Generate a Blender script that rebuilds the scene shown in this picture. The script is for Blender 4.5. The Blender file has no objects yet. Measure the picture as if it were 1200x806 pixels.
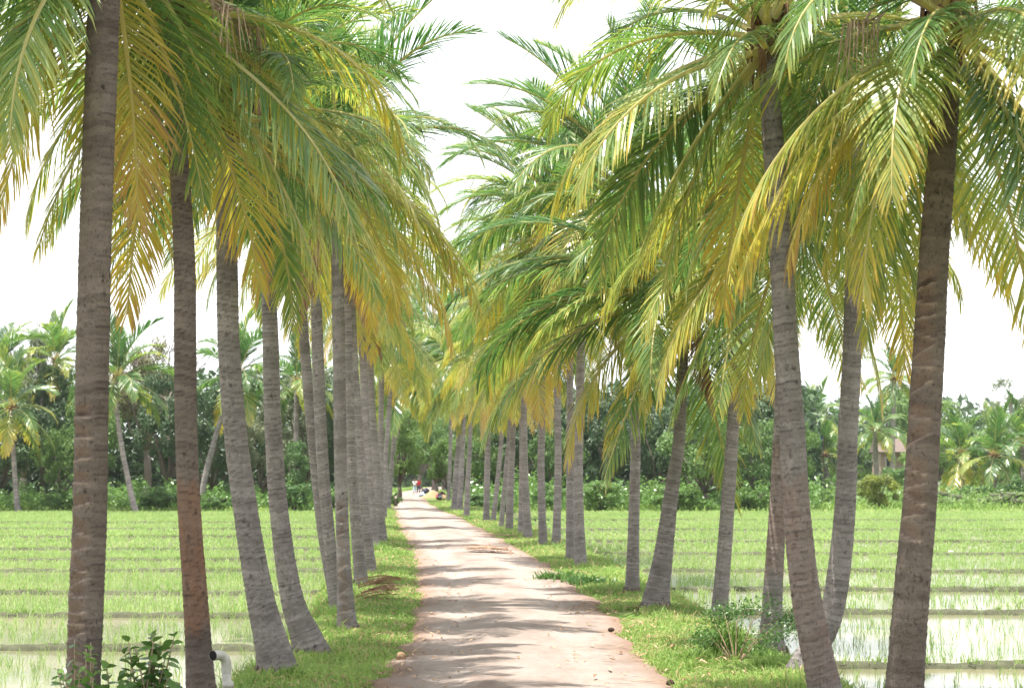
import bpy, math, random
import numpy as np
from mathutils import Vector, Matrix

sc = bpy.context.scene
COL = sc.collection
R = math.radians
random.seed(7)

# ------------------------------------------------------------------ camera
FPX, CAMH = 2400.0, 1.8
PITCH = math.atan(157.0 / FPX)
cam_d = bpy.data.cameras.new("camera")
cam = bpy.data.objects.new("camera", cam_d)
COL.objects.link(cam)
cam.location = (0, 0, CAMH)
cam.rotation_euler = (R(90) + PITCH, 0, 0)
cam_d.sensor_width = 36.0
cam_d.lens = 36.0 * FPX / 1200.0
cam_d.clip_start, cam_d.clip_end = 0.1, 6000
cam_d.dof.use_dof = True
cam_d.dof.focus_distance = 22.0
cam_d.dof.aperture_fstop = 5.0
sc.camera = cam

# ------------------------------------------------------------------ sky and sun
SUN_EL, SUN_AZ = R(79), R(255)
w = bpy.data.worlds.new("World")
sc.world = w
w.use_nodes = True
nt = w.node_tree
for n in list(nt.nodes):
    nt.nodes.remove(n)
sky = nt.nodes.new("ShaderNodeTexSky")
sky.sky_type = 'NISHITA'
sky.sun_disc = False
sky.sun_elevation, sky.sun_rotation = SUN_EL, SUN_AZ
sky.dust_density, sky.air_density = 4.0, 1.0
tc = nt.nodes.new("ShaderNodeTexCoord")
mp = nt.nodes.new("ShaderNodeMapping")
mp.inputs['Scale'].default_value = (1, 1, 3.0)
cn = nt.nodes.new("ShaderNodeTexNoise")
cn.inputs['Scale'].default_value = 2.2
cn.inputs['Detail'].default_value = 7
cr = nt.nodes.new("ShaderNodeMapRange")
cr.inputs[1].default_value, cr.inputs[2].default_value = 0.3, 0.7
cr.inputs[3].default_value, cr.inputs[4].default_value = 0.72, 0.97
mx = nt.nodes.new("ShaderNodeMix")
mx.data_type = 'RGBA'
mx.inputs['B'].default_value = (8.6, 8.8, 9.0, 1)
bg = nt.nodes.new("ShaderNodeBackground")
bg.inputs['Strength'].default_value = 0.09
wo = nt.nodes.new("ShaderNodeOutputWorld")
L = nt.links
L.new(tc.outputs['Generated'], mp.inputs[0])
L.new(mp.outputs[0], cn.inputs['Vector'])
L.new(cn.outputs[0], cr.inputs[0])
L.new(cr.outputs[0], mx.inputs['Factor'])
L.new(sky.outputs[0], mx.inputs['A'])
L.new(mx.outputs['Result'], bg.inputs[0])
L.new(bg.outputs[0], wo.inputs[0])

sun_d = bpy.data.lights.new("sun", 'SUN')
sun_d.energy = 5.0
sun_d.angle = R(0.5)
sun_d.color = (1.0, 0.95, 0.87)
sun = bpy.data.objects.new("sun", sun_d)
COL.objects.link(sun)
to_sun = Vector((math.sin(SUN_AZ) * math.cos(SUN_EL), math.cos(SUN_AZ) * math.cos(SUN_EL), math.sin(SUN_EL)))
sun.rotation_euler = to_sun.to_track_quat('Z', 'Y').to_euler()
sun.location = to_sun * 50

sc.view_settings.view_transform = 'Standard'
sc.view_settings.look = 'None'
sc.view_settings.exposure = 1.3
sc.view_settings.gamma = 1.0
sc.cycles.max_bounces = 8
sc.cycles.transmission_bounces = 6
sc.cycles.diffuse_bounces = 4
sc.cycles.transparent_max_bounces = 8


# ------------------------------------------------------------------ helpers
def at(px, py, d):
    """The world point at distance d (world Y) seen at photo pixel px, py."""
    u = (403 - py) / FPX
    wy = math.cos(PITCH) - u * math.sin(PITCH)
    wz = math.sin(PITCH) + u * math.cos(PITCH)
    t = d / wy
    return Vector(((px - 600) / FPX * t, d, CAMH + wz * t))


def dist(py, z=0.0):
    """World Y of the point of height z seen at photo row py."""
    u = (403 - py) / FPX
    wy = math.cos(PITCH) - u * math.sin(PITCH)
    wz = math.sin(PITCH) + u * math.cos(PITCH)
    return (z - CAMH) / wz * wy


def fastmesh(name, V, polys, colors=None, smooth=False):
    """polys: list of int arrays (n, k). colors: (nverts, 4) stored as point colour 'tone'."""
    V = np.asarray(V, dtype=np.float32)
    me = bpy.data.meshes.new(name)
    me.vertices.add(len(V))
    me.vertices.foreach_set("co", V.ravel())
    idx, start, s = [], [], 0
    for P in polys:
        P = np.asarray(P, dtype=np.int32)
        if P.size == 0:
            continue
        n, k = P.shape
        idx.append(P.ravel())
        start.append(np.arange(n, dtype=np.int32) * k + s)
        s += n * k
    idx = np.concatenate(idx)
    start = np.concatenate(start)
    me.loops.add(len(idx))
    me.loops.foreach_set("vertex_index", idx)
    me.polygons.add(len(start))
    me.polygons.foreach_set("loop_start", start)
    me.update(calc_edges=True)
    if colors is not None:
        a = me.attributes.new("tone", 'FLOAT_COLOR', 'POINT')
        a.data.foreach_set("color", np.asarray(colors, dtype=np.float32).ravel())
    me.polygons.foreach_set("use_smooth", np.full(len(start), smooth, dtype=bool))
    return me


def link(name, me, mat=None, parent=None, loc=(0, 0, 0), rz=0.0, scale=1.0):
    o = bpy.data.objects.new(name, me)
    COL.objects.link(o)
    if mat is not None and me is not None and len(me.materials) == 0:
        me.materials.append(mat)
    if parent is not None:
        o.parent = parent
    o.location = loc
    o.rotation_euler = (0, 0, rz)
    o.scale = (scale,) * 3 if not isinstance(scale, (tuple, list)) else scale
    return o


def tag(o, label=None, cat=None, group=None, kind=None):
    if label:
        o["label"] = label
    if cat:
        o["category"] = cat
    if group:
        o["group"] = group
    if kind:
        o["kind"] = kind
    return o


def empty(name, loc):
    o = bpy.data.objects.new(name, None)
    o.empty_display_size = 0.2
    COL.objects.link(o)
    o.location = loc
    return o


class MB:
    """collects pieces into one mesh"""

    def __init__(self):
        self.v, self.q, self.t, self.c = [], [], [], []

    def add(self, V, quads=(), tris=(), col=(0, 0, 0, 1)):
        b = len(self.v)
        self.v.extend([tuple(p) for p in V])
        if isinstance(col, tuple):
            self.c.extend([col] * len(V))
        else:
            self.c.extend(col)
        self.q.extend([tuple(i + b for i in f) for f in quads])
        self.t.extend([tuple(i + b for i in f) for f in tris])

    def tube(self, pts, radii, n=8, cap=True, col=(0, 0, 0, 1)):
        pts = [Vector(p) for p in pts]
        V, q, t = [], [], []
        side = None
        for i, p in enumerate(pts):
            d = (pts[min(i + 1, len(pts) - 1)] - pts[max(i - 1, 0)]).normalized()
            if side is None:
                side = d.orthogonal().normalized()
            side = (side - d * side.dot(d)).normalized()
            up = d.cross(side)
            for k in range(n):
                a = 2 * math.pi * k / n
                V.append(p + (side * math.cos(a) + up * math.sin(a)) * radii[i])
        for i in range(len(pts) - 1):
            for k in range(n):
                q.append((i * n + k, i * n + (k + 1) % n, (i + 1) * n + (k + 1) % n, (i + 1) * n + k))
        if cap:
            for end, ring in ((0, 0), (len(pts) - 1, len(pts) - 1)):
                V.append(pts[end])
                c = len(V) - 1
                for k in range(n):
                    a, b = ring * n + k, ring * n + (k + 1) % n
                    t.append((c, b, a) if end == 0 else (c, a, b))
        self.add(V, q, t, col)

    def box(self, c, s, rz=0.0, col=(0, 0, 0, 1)):
        V = []
        ca, sa = math.cos(rz), math.sin(rz)
        for dz in (-1, 1):
            for dy in (-1, 1):
                for dx in (-1, 1):
                    x, y, z = dx * s[0] / 2, dy * s[1] / 2, dz * s[2] / 2
                    V.append((c[0] + x * ca - y * sa, c[1] + x * sa + y * ca, c[2] + z))
        self.add(V, [(0, 2, 3, 1), (4, 5, 7, 6), (0, 1, 5, 4), (2, 6, 7, 3), (0, 4, 6, 2), (1, 3, 7, 5)], (), col)

    def mesh(self, name, smooth=False):
        P = []
        if self.q:
            P.append(np.array(self.q))
        if self.t:
            P.append(np.array(self.t))
        return fastmesh(name, np.array(self.v), P, np.array(self.c), smooth)


def vnoise(x, y, seed=0):
    """cheap smooth noise in -1..1 (numpy)"""
    r = np.zeros_like(np.asarray(x, dtype=float) + np.asarray(y, dtype=float))
    rs = np.random.RandomState(seed)
    for k in range(5):
        a, b, p = rs.uniform(-1, 1), rs.uniform(-1, 1), rs.uniform(0, 6.28)
        n = math.hypot(a, b) + 1e-6
        r = r + np.sin((a * x + b * y) / n * (0.8 + 0.5 * k) + p + 0.7 * np.sin((b * x - a * y) / n * 1.3 + p))
    return r / 5


# ------------------------------------------------------------------ materials
def nodemat(name):
    m = bpy.data.materials.new(name)
    m.use_nodes = True
    t = m.node_tree
    for n in list(t.nodes):
        t.nodes.remove(n)
    out = t.nodes.new("ShaderNodeOutputMaterial")
    return m, t, out


def N(t, kind, **kw):
    n = t.nodes.new(kind)
    for k, v in kw.items():
        setattr(n, k, v)
    return n


def ramp(t, stops, fac=None):
    r = t.nodes.new("ShaderNodeValToRGB")
    e = r.color_ramp.elements
    while len(e) < len(stops):
        e.new(0.5)
    for i, (p, c) in enumerate(stops):
        e[i].position = p
        e[i].color = (c[0], c[1], c[2], 1)
    if fac is not None:
        t.links.new(fac, r.inputs[0])
    return r


def noise(t, scale, detail=5, rough=0.6, coord='Object', stretch=(1, 1, 1)):
    c = t.nodes.new("ShaderNodeTexCoord")
    m = t.nodes.new("ShaderNodeMapping")
    m.inputs['Scale'].default_value = stretch
    n = t.nodes.new("ShaderNodeTexNoise")
    n.inputs['Scale'].default_value = scale
    n.inputs['Detail'].default_value = detail
    n.inputs['Roughness'].default_value = rough
    t.links.new(c.outputs[coord], m.inputs[0])
    t.links.new(m.outputs[0], n.inputs['Vector'])
    return n


def mix(t, a, b, fac, blend='MIX'):
    m = t.nodes.new("ShaderNodeMix")
    m.data_type = 'RGBA'
    m.blend_type = blend
    for sock, v in (('A', a), ('B', b)):
        if isinstance(v, tuple):
            m.inputs[sock].default_value = (*v, 1) if len(v) == 3 else v
        else:
            t.links.new(v, m.inputs[sock])
    if isinstance(fac, (int, float)):
        m.inputs['Factor'].default_value = fac
    else:
        t.links.new(fac, m.inputs['Factor'])
    return m.outputs['Result']


def math_(t, op, a, b=None, c=None, clamp=False):
    m = t.nodes.new("ShaderNodeMath")
    m.operation = op
    m.use_clamp = clamp
    for i, v in enumerate((a, b, c)):
        if v is None:
            continue
        if isinstance(v, (int, float)):
            m.inputs[i].default_value = v
        else:
            t.links.new(v, m.inputs[i])
    return m.outputs[0]


def leaf_shader(t, out, col, trans=0.4, tcol=None, rough=0.45, spec=0.35):
    p = t.nodes.new("ShaderNodeBsdfPrincipled")
    p.inputs['Roughness'].default_value = rough
    p.inputs['Specular IOR Level'].default_value = spec
    tr = t.nodes.new("ShaderNodeBsdfTranslucent")
    mxs = t.nodes.new("ShaderNodeMixShader")
    mxs.inputs[0].default_value = trans
    t.links.new(col, p.inputs['Base Color'])
    t.links.new(tcol if tcol is not None else col, tr.inputs['Color'])
    t.links.new(p.outputs[0], mxs.inputs[1])
    t.links.new(tr.outputs[0], mxs.inputs[2])
    t.links.new(mxs.outputs[0], out.inputs['Surface'])


def frond_material():
    # tone: R along the leaflet, G random per leaflet, B age, A 1 on the midrib
    m, t, out = nodemat("coconut_leaflet")
    at_ = N(t, "ShaderNodeAttribute", attribute_name="tone")
    sep = N(t, "ShaderNodeSeparateColor")
    t.links.new(at_.outputs['Color'], sep.inputs[0])
    oi = N(t, "ShaderNodeObjectInfo")
    age = math_(t, 'ADD', sep.outputs[2], math_(t, 'MULTIPLY_ADD', oi.outputs['Random'], 0.46, -0.30))
    age = math_(t, 'ADD', age, math_(t, 'MULTIPLY_ADD', sep.outputs[1], 0.26, -0.13))
    age = math_(t, 'ADD', age, math_(t, 'MULTIPLY', math_(t, 'POWER', sep.outputs[0], 2.2), 0.27), clamp=True)
    r = ramp(t, [(0.0, (0.055, 0.12, 0.036)), (0.26, (0.125, 0.21, 0.055)), (0.48, (0.28, 0.31, 0.075)),
                 (0.70, (0.47, 0.38, 0.075)), (0.88, (0.42, 0.27, 0.07)), (1.0, (0.30, 0.19, 0.10))], age)
    rib = mix(t, r.outputs[0], (0.52, 0.46, 0.19), at_.outputs['Alpha'])
    hs = N(t, "ShaderNodeHueSaturation")
    hs.inputs['Saturation'].default_value = 1.12
    hs.inputs['Value'].default_value = 1.6
    t.links.new(rib, hs.inputs['Color'])
    leaf_shader(t, out, rib, 0.4, hs.outputs[0], 0.32, 0.6)
    return m


def dry_frond_material():
    m, t, out = nodemat("dry_leaflet")
    at_ = N(t, "ShaderNodeAttribute", attribute_name="tone")
    sep = N(t, "ShaderNodeSeparateColor")
    t.links.new(at_.outputs['Color'], sep.inputs[0])
    r = ramp(t, [(0.0, (0.20, 0.11, 0.065)), (0.5, (0.33, 0.205, 0.125)), (1.0, (0.45, 0.33, 0.22))], sep.outputs[1])
    leaf_shader(t, out, r.outputs[0], 0.2, None, 0.7, 0.2)
    return m


def foliage_material(name, dark, light, trans=0.3, rough=0.5, var=0.5):
    m, t, out = nodemat(name)
    at_ = N(t, "ShaderNodeAttribute", attribute_name="tone")
    sep = N(t, "ShaderNodeSeparateColor")
    t.links.new(at_.outputs['Color'], sep.inputs[0])
    oi = N(t, "ShaderNodeObjectInfo")
    f = math_(t, 'ADD', math_(t, 'MULTIPLY', sep.outputs[1], 1 - var), math_(t, 'MULTIPLY', oi.outputs['Random'], var))
    r = ramp(t, [(0.0, dark), (0.88, light), (1.0, (0.42, 0.34, 0.17) if name == 'verge_grass' else light)], f)
    hs = N(t, "ShaderNodeHueSaturation")
    hs.inputs['Value'].default_value = 1.5
    t.links.new(r.outputs[0], hs.inputs['Color'])
    leaf_shader(t, out, r.outputs[0], trans, hs.outputs[0], rough, 0.4)
    return m


def bark_material(name, dark, light, brown=0.0):
    # tone: R groove, G peeled, B random ring tone
    m, t, out = nodemat(name)
    at_ = N(t, "ShaderNodeAttribute", attribute_name="tone")
    sep = N(t, "ShaderNodeSeparateColor")
    t.links.new(at_.outputs['Color'], sep.inputs[0])
    n1 = noise(t, 9, 6, 0.65, stretch=(1, 1, 2.6))
    n2 = noise(t, 42, 5, 0.7, stretch=(1, 1, 4.0))
    n3 = noise(t, 2.3, 4, 0.6)
    n5 = noise(t, 150, 4, 0.7)
    n4 = noise(t, 60, 3, 0.55, stretch=(1.5, 1.5, 0.5))
    f = math_(t, 'ADD', math_(t, 'MULTIPLY', n1.outputs[0], 0.4), math_(t, 'MULTIPLY', n2.outputs[0], 0.35))
    f = math_(t, 'ADD', f, math_(t, 'MULTIPLY', n5.outputs[0], 0.25))
    f = math_(t, 'ADD', f, math_(t, 'MULTIPLY_ADD', sep.outputs[2], 0.17, -0.085))
    f = math_(t, 'ADD', f, math_(t, 'MULTIPLY_ADD', n3.outputs[0], 0.5, -0.25))
    r = ramp(t, [(0.24, dark), (0.52, tuple((a + b) / 2 for a, b in zip(dark, light))), (0.78, light)], f)
    c = mix(t, r.outputs[0], (0.26, 0.13, 0.075), math_(t, 'MULTIPLY', sep.outputs[1], math_(t, 'MULTIPLY_ADD', n1.outputs[0], 1.0, 0.3), clamp=True))
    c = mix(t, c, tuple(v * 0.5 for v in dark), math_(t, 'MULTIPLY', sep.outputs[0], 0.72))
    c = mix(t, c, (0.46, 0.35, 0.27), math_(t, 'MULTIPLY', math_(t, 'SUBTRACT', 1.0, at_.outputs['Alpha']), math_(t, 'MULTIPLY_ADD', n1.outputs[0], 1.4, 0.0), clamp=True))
    # fine upright cracks and small dark pits
    crk = N(t, "ShaderNodeMapRange")
    crk.inputs[1].default_value, crk.inputs[2].default_value = 0.60, 0.68
    t.links.new(n4.outputs[0], crk.inputs[0])
    c = mix(t, c, tuple(v * 0.45 for v in dark), math_(t, 'MULTIPLY', crk.outputs[0], 0.5))
    vo = N(t, "ShaderNodeTexVoronoi")
    vo.inputs['Scale'].default_value = 13
    tcn = N(t, "ShaderNodeTexCoord")
    mpn = N(t, "ShaderNodeMapping")
    mpn.inputs['Scale'].default_value = (1, 1, 0.75)
    t.links.new(tcn.outputs['Object'], mpn.inputs[0])
    wv = N(t, "ShaderNodeVectorMath", operation='MULTIPLY_ADD')
    wv.inputs[1].default_value = (0.12, 0.12, 0.12)
    t.links.new(n2.outputs['Color'], wv.inputs[0])
    t.links.new(mpn.outputs[0], wv.inputs[2])
    t.links.new(wv.outputs[0], vo.inputs['Vector'])
    pit = N(t, "ShaderNodeMapRange")
    pit.inputs[1].default_value, pit.inputs[2].default_value = 0.13, 0.19
    pit.inputs[3].default_value, pit.inputs[4].default_value = 1.0, 0.0
    t.links.new(vo.outputs['Distance'], pit.inputs[0])
    msk = N(t, "ShaderNodeMapRange")
    msk.inputs[1].default_value, msk.inputs[2].default_value = 0.5, 0.62
    t.links.new(n3.outputs[0], msk.inputs[0])
    pitf = math_(t, 'MULTIPLY', pit.outputs[0], msk.outputs[0])
    c = mix(t, c, (0.02, 0.014, 0.01), math_(t, 'MULTIPLY', pitf, 0.85))
    p = N(t, "ShaderNodeBsdfPrincipled")
    p.inputs['Roughness'].default_value = 0.88
    p.inputs['Specular IOR Level'].default_value = 0.2
    t.links.new(c, p.inputs['Base Color'])
    b = N(t, "ShaderNodeBump")
    b.inputs['Strength'].default_value = 1.0
    b.inputs['Distance'].default_value = 0.03
    h = math_(t, 'SUBTRACT', f, math_(t, 'MULTIPLY', pitf, 0.7))
    h = math_(t, 'SUBTRACT', h, math_(t, 'MULTIPLY', crk.outputs[0], 0.25))
    t.links.new(h, b.inputs['Height'])
    t.links.new(b.outputs[0], p.inputs['Normal'])
    t.links.new(p.outputs[0], out.inputs['Surface'])
    return m


def plain(name, color, rough=0.7, var=0.25, scale=12, bump=0.2, spec=0.3):
    m, t, out = nodemat(name)
    n = noise(t, scale, 5)
    r = ramp(t, [(0.25, tuple(c * (1 - var) for c in color)), (0.75, tuple(min(1, c * (1 + var)) for c in color))], n.outputs[0])
    p = N(t, "ShaderNodeBsdfPrincipled")
    p.inputs['Roughness'].default_value = rough
    p.inputs['Specular IOR Level'].default_value = spec
    t.links.new(r.outputs[0], p.inputs['Base Color'])
    if bump:
        b = N(t, "ShaderNodeBump")
        b.inputs['Strength'].default_value = bump
        b.inputs['Distance'].default_value = 0.02
        t.links.new(n.outputs[0], b.inputs['Height'])
        t.links.new(b.outputs[0], p.inputs['Normal'])
    t.links.new(p.outputs[0], out.inputs['Surface'])
    return m


def road_material():
    m, t, out = nodemat("dirt_road")
    n1 = noise(t, 0.9, 8, 0.62, stretch=(1.6, 0.55, 1))
    n2 = noise(t, 14, 6, 0.7)
    n3 = noise(t, 90, 4, 0.7)
    at_ = N(t, "ShaderNodeAttribute", attribute_name="tone")
    sep = N(t, "ShaderNodeSeparateColor")
    t.links.new(at_.outputs['Color'], sep.inputs[0])
    f = math_(t, 'ADD', math_(t, 'MULTIPLY', n1.outputs[0], 0.55), math_(t, 'MULTIPLY', n2.outputs[0], 0.3))
    f = math_(t, 'ADD', f, math_(t, 'MULTIPLY', n3.outputs[0], 0.15))
    r = ramp(t, [(0.34, (0.135, 0.098, 0.078)), (0.44, (0.195, 0.155, 0.132)), (0.54, (0.252, 0.21, 0.186)), (0.68, (0.30, 0.257, 0.233))], f)
    trk = mix(t, r.outputs[0], (0.33, 0.28, 0.25), math_(t, 'MULTIPLY', sep.outputs[1], math_(t, 'MULTIPLY_ADD', n2.outputs[0], 1.0, -0.05), clamp=True))
    edge = mix(t, trk, (0.20, 0.118, 0.078), math_(t, 'MULTIPLY', sep.outputs[0], math_(t, 'MULTIPLY_ADD', n1.outputs[0], 1.4, 0.1), clamp=True))
    p = N(t, "ShaderNodeBsdfPrincipled")
    p.inputs['Roughness'].default_value = 0.95
    p.inputs['Specular IOR Level'].default_value = 0.12
    t.links.new(edge, p.inputs['Base Color'])
    b = N(t, "ShaderNodeBump")
    b.inputs['Strength'].default_value = 0.9
    b.inputs['Distance'].default_value = 0.05
    t.links.new(f, b.inputs['Height'])
    t.links.new(b.outputs[0], p.inputs['Normal'])
    t.links.new(p.outputs[0], out.inputs['Surface'])
    return m


def ground_material():
    m, t, out = nodemat("ground_soil")
    n1 = noise(t, 0.8, 8, 0.6)
    n2 = noise(t, 12, 6, 0.7)
    f = math_(t, 'ADD', math_(t, 'MULTIPLY', n1.outputs[0], 0.55), math_(t, 'MULTIPLY', n2.outputs[0], 0.45))
    r = ramp(t, [(0.36, (0.24, 0.185, 0.12)), (0.44, (0.15, 0.165, 0.06)), (0.55, (0.085, 0.15, 0.03)), (0.7, (0.12, 0.20, 0.04))], f)
    p = N(t, "ShaderNodeBsdfPrincipled")
    p.inputs['Roughness'].default_value = 0.95
    p.inputs['Specular IOR Level'].default_value = 0.1
    t.links.new(r.outputs[0], p.inputs['Base Color'])
    b = N(t, "ShaderNodeBump")
    b.inputs['Strength'].default_value = 0.6
    b.inputs['Distance'].default_value = 0.05
    t.links.new(f, b.inputs['Height'])
    t.links.new(b.outputs[0], p.inputs['Normal'])
    t.links.new(p.outputs[0], out.inputs['Surface'])
    return m


def water_material():
    m, t, out = nodemat("paddy_water")
    n1 = noise(t, 3.0, 5, 0.6)
    n2 = noise(t, 0.35, 4, 0.6)
    r = ramp(t, [(0.35, (0.13, 0.14, 0.07)), (0.65, (0.22, 0.20, 0.12))], n2.outputs[0])
    p = N(t, "ShaderNodeBsdfPrincipled")
    p.inputs['Roughness'].default_value = 0.12
    p.inputs['IOR'].default_value = 1.33
    p.inputs['Specular IOR Level'].default_value = 0.6
    t.links.new(r.outputs[0], p.inputs['Base Color'])
    b = N(t, "ShaderNodeBump")
    b.inputs['Strength'].default_value = 0.06
    b.inputs['Distance'].default_value = 0.02
    t.links.new(n1.outputs[0], b.inputs['Height'])
    t.links.new(b.outputs[0], p.inputs['Normal'])
    t.links.new(p.outputs[0], out.inputs['Surface'])
    return m


M = {
    'frond': frond_material(),
    'dry': dry_frond_material(),
    'bark_grey': bark_material("grey_palm_bark", (0.125, 0.107, 0.102), (0.43, 0.39, 0.375)),
    'bark_brown': bark_material("brown_palm_bark", (0.078, 0.058, 0.049), (0.275, 0.225, 0.197)),
    'fibre': plain("leaf_sheath_fibre", (0.15, 0.085, 0.045), 0.95, 0.5, 30, 0.6),
    'grass': foliage_material("verge_grass", (0.10, 0.19, 0.035), (0.29, 0.40, 0.11), 0.4, 0.6, 0.0),
    'rice': foliage_material("rice_blade", (0.165, 0.285, 0.07), (0.33, 0.44, 0.155), 0.42, 0.5, 0.0),
    'tree_dark': foliage_material("dark_tree_leaf", (0.028, 0.062, 0.026), (0.08, 0.14, 0.05), 0.2),
    'tree_mid': foliage_material("mid_tree_leaf", (0.045, 0.105, 0.028), (0.13, 0.22, 0.055), 0.3),
    'tree_light': foliage_material("light_tree_leaf", (0.07, 0.14, 0.03), (0.16, 0.25, 0.06), 0.35),
    'tree_olive': foliage_material("olive_tree_leaf", (0.09, 0.10, 0.045), (0.20, 0.19, 0.09), 0.25),
    'tree_grey': foliage_material("grey_tree_leaf", (0.10, 0.13, 0.07), (0.22, 0.25, 0.14), 0.3),
    'shrub': foliage_material("shrub_leaf", (0.035, 0.10, 0.025), (0.13, 0.23, 0.05), 0.3, 0.35),
    'yellow_bush': foliage_material("yellow_bush_leaf", (0.055, 0.11, 0.02), (0.22, 0.25, 0.035), 0.35),
    'wood': plain("tree_bark", (0.13, 0.105, 0.09), 0.95, 0.4, 14, 0.6),
    'root': plain("palm_root", (0.17, 0.13, 0.105), 0.95, 0.4, 30, 0.5),
    'twig': plain("dry_twig", (0.30, 0.22, 0.15), 0.9, 0.3, 30, 0.3),
    'road': road_material(),
    'ground': ground_material(),
    'water': water_material(),
    'mud': plain("bund_mud", (0.075, 0.078, 0.05), 0.95, 0.35, 9, 0.9, 0.1),
    'pvc': plain("white_plastic_pipe", (0.42, 0.41, 0.37), 0.55, 0.3, 14, 0.1),
    'mouth_shade': plain("pipe_mouth_shade", (0.012, 0.012, 0.012), 0.9, 0.1, 8, 0.0),  # near-black colour standing for the shade within the elbow
    'husk': plain("coconut_husk", (0.30, 0.20, 0.12), 0.9, 0.45, 25, 0.7),
    'husk_dark': plain("dark_husk", (0.055, 0.032, 0.022), 0.95, 0.4, 25, 0.7),
    'stone': plain("pale_stone", (0.62, 0.60, 0.56), 0.8, 0.1, 20, 0.4),
    'sand': plain("sand", (0.27, 0.20, 0.11), 0.95, 0.15, 30, 0.4),
    'skin': plain("skin", (0.17, 0.09, 0.055), 0.55, 0.1, 30, 0.0),
    'hair': plain("hair", (0.015, 0.012, 0.01), 0.6, 0.2, 60, 0.2),
    'red': plain("red_cloth", (0.52, 0.03, 0.05), 0.85, 0.2, 20, 0.2),
    'white': plain("white_cloth", (0.75, 0.75, 0.74), 0.85, 0.08, 20, 0.2),
    'blue': plain("pale_blue_cloth", (0.42, 0.56, 0.70), 0.85, 0.1, 20, 0.2),
    'navy': plain("dark_cloth", (0.05, 0.05, 0.09), 0.85, 0.2, 20, 0.2),
    'tarp': plain("blue_tarpaulin", (0.02, 0.16, 0.62), 0.5, 0.15, 6, 0.2),
    'wall': plain("pink_plaster", (0.24, 0.175, 0.15), 0.9, 0.1, 3, 0.2),
    'roof': plain("roof_tile", (0.13, 0.10, 0.085), 0.9, 0.25, 5, 0.4),
    'glass': plain("dark_window", (0.03, 0.03, 0.035), 0.2, 0.1, 3, 0.0),
    'concrete': plain("grey_concrete", (0.36, 0.36, 0.34), 0.9, 0.2, 3, 0.3),
    'hill': plain("hill_scrub", (0.07, 0.10, 0.06), 0.95, 0.3, 0.03, 0.0, 0.0),
}

# ------------------------------------------------------------------ ground plan, read off the photograph
_rl = [(425, 812), (455, 785), (478, 755), (487, 725), (491, 700), (491, 680), (487, 660), (478, 640), (466, 615), (460, 600),
       (457, 590), (459, 582), (466, 577), (488, 573), (506, 570)]
_rr = [(795, 812), (740, 752), (700, 708), (680, 690), (640, 660), (605, 640), (575, 625), (540, 606), (520, 598), (506, 591),
       (498, 585), (499, 580), (507, 576.5), (530, 573), (556, 570)]
FIELD_Z, WATER_Z = -0.52, -0.45


def polyxy(pts):
    P = [at(x, y, dist(y)) for x, y in pts]
    return np.array([p.y for p in P]), np.array([p.x for p in P])


RLY, RLX = polyxy(_rl)
RRY, RRX = polyxy(_rr)


def road_l(y):
    return np.interp(y, RLY, RLX)


def road_r(y):
    return np.interp(y, RRY, RRX)


def crest_l(y):
    return road_l(y) - np.interp(y, [0, 20, 40, 60, 120, 300], [1.15, 1.05, 1.15, 1.3, 2.0, 4.0])


def crest_r(y):
    return road_r(y) + np.interp(y, [0, 18, 30, 45, 60, 120, 300], [1.25, 1.3, 1.15, 1.2, 1.4, 2.0, 4.0])


BANK = 0.85
FIELD_END_L, FIELD_END_R = 136.0, 136.0


def ground_z(x, y):
    x = np.asarray(x, dtype=float)
    y = np.asarray(y, dtype=float)
    cl, crr = crest_l(y), crest_r(y)
    tl = np.clip((cl - x) / BANK, 0, 1)
    trr = np.clip((x - crr) / BANK, 0, 1)
    s = np.maximum(tl, trr)
    s = s * s * (3 - 2 * s)
    low = np.where(y < FIELD_END_R + 1, FIELD_Z, FIELD_Z + np.clip((y - FIELD_END_R - 1) / 3, 0, 1) * 0.22)
    z = s * low
    bump = 0.03 * vnoise(x * 1.7, y * 1.1, 3) + 0.02 * vnoise(x * 5, y * 3.1, 4)
    inroad = np.clip(1 - np.maximum(road_l(y) - x, x - road_r(y)) / 0.3, 0, 1)
    z = z + bump * (1 - inroad) - 0.02 * inroad
    return z


def gz(x, y):
    return float(ground_z(x, y))


# ground: one sheet lofted along the road
ys = np.concatenate([np.arange(-40, 8, 4.0), np.arange(8, 70, 0.35), np.arange(70, 150, 0.9), np.arange(150, 620, 6), np.array([700, 900, 1300, 2000, 3500])])
vv, nx = [], None
for y in ys:
    rl, rr, cl, crr = road_l(y), road_r(y), crest_l(y), crest_r(y)
    xs = np.concatenate([[-3000, -900, -300, -120, -60, -30, -14, -8], np.linspace(cl - BANK - 0.5, rl, 17), np.linspace(rl, rr, 8)[1:-1],
                         np.linspace(rr, crr + BANK + 0.5, 19), [8.5, 14, 30, 60, 120, 300, 900, 3000]])
    mid = 0.5 * (rl + rr)
    xs[:8] += mid
    xs[-8:] += mid
    xs[:8] = np.minimum(xs[:8], cl - BANK - 0.6 - np.arange(8)[::-1] * 0.01)
    xs[-8:] = np.maximum(xs[-8:], crr + BANK + 0.6 + np.arange(8) * 0.01)
    nx = len(xs)
    vv.append(np.stack([xs, np.full(nx, y), ground_z(xs, np.full(nx, y))], 1))
V = np.concatenate(vv)
i, j = np.meshgrid(np.arange(len(ys) - 1), np.arange(nx - 1), indexing='ij')
a = (i * nx + j).ravel()
Q = np.stack([a, a + 1, a + nx + 1, a + nx], 1)
tag(link("ground", fastmesh("ground", V, [Q], None, True), M['ground']), "grassy earth bank and flat farmland on both sides of the road", kind="structure")

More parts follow.
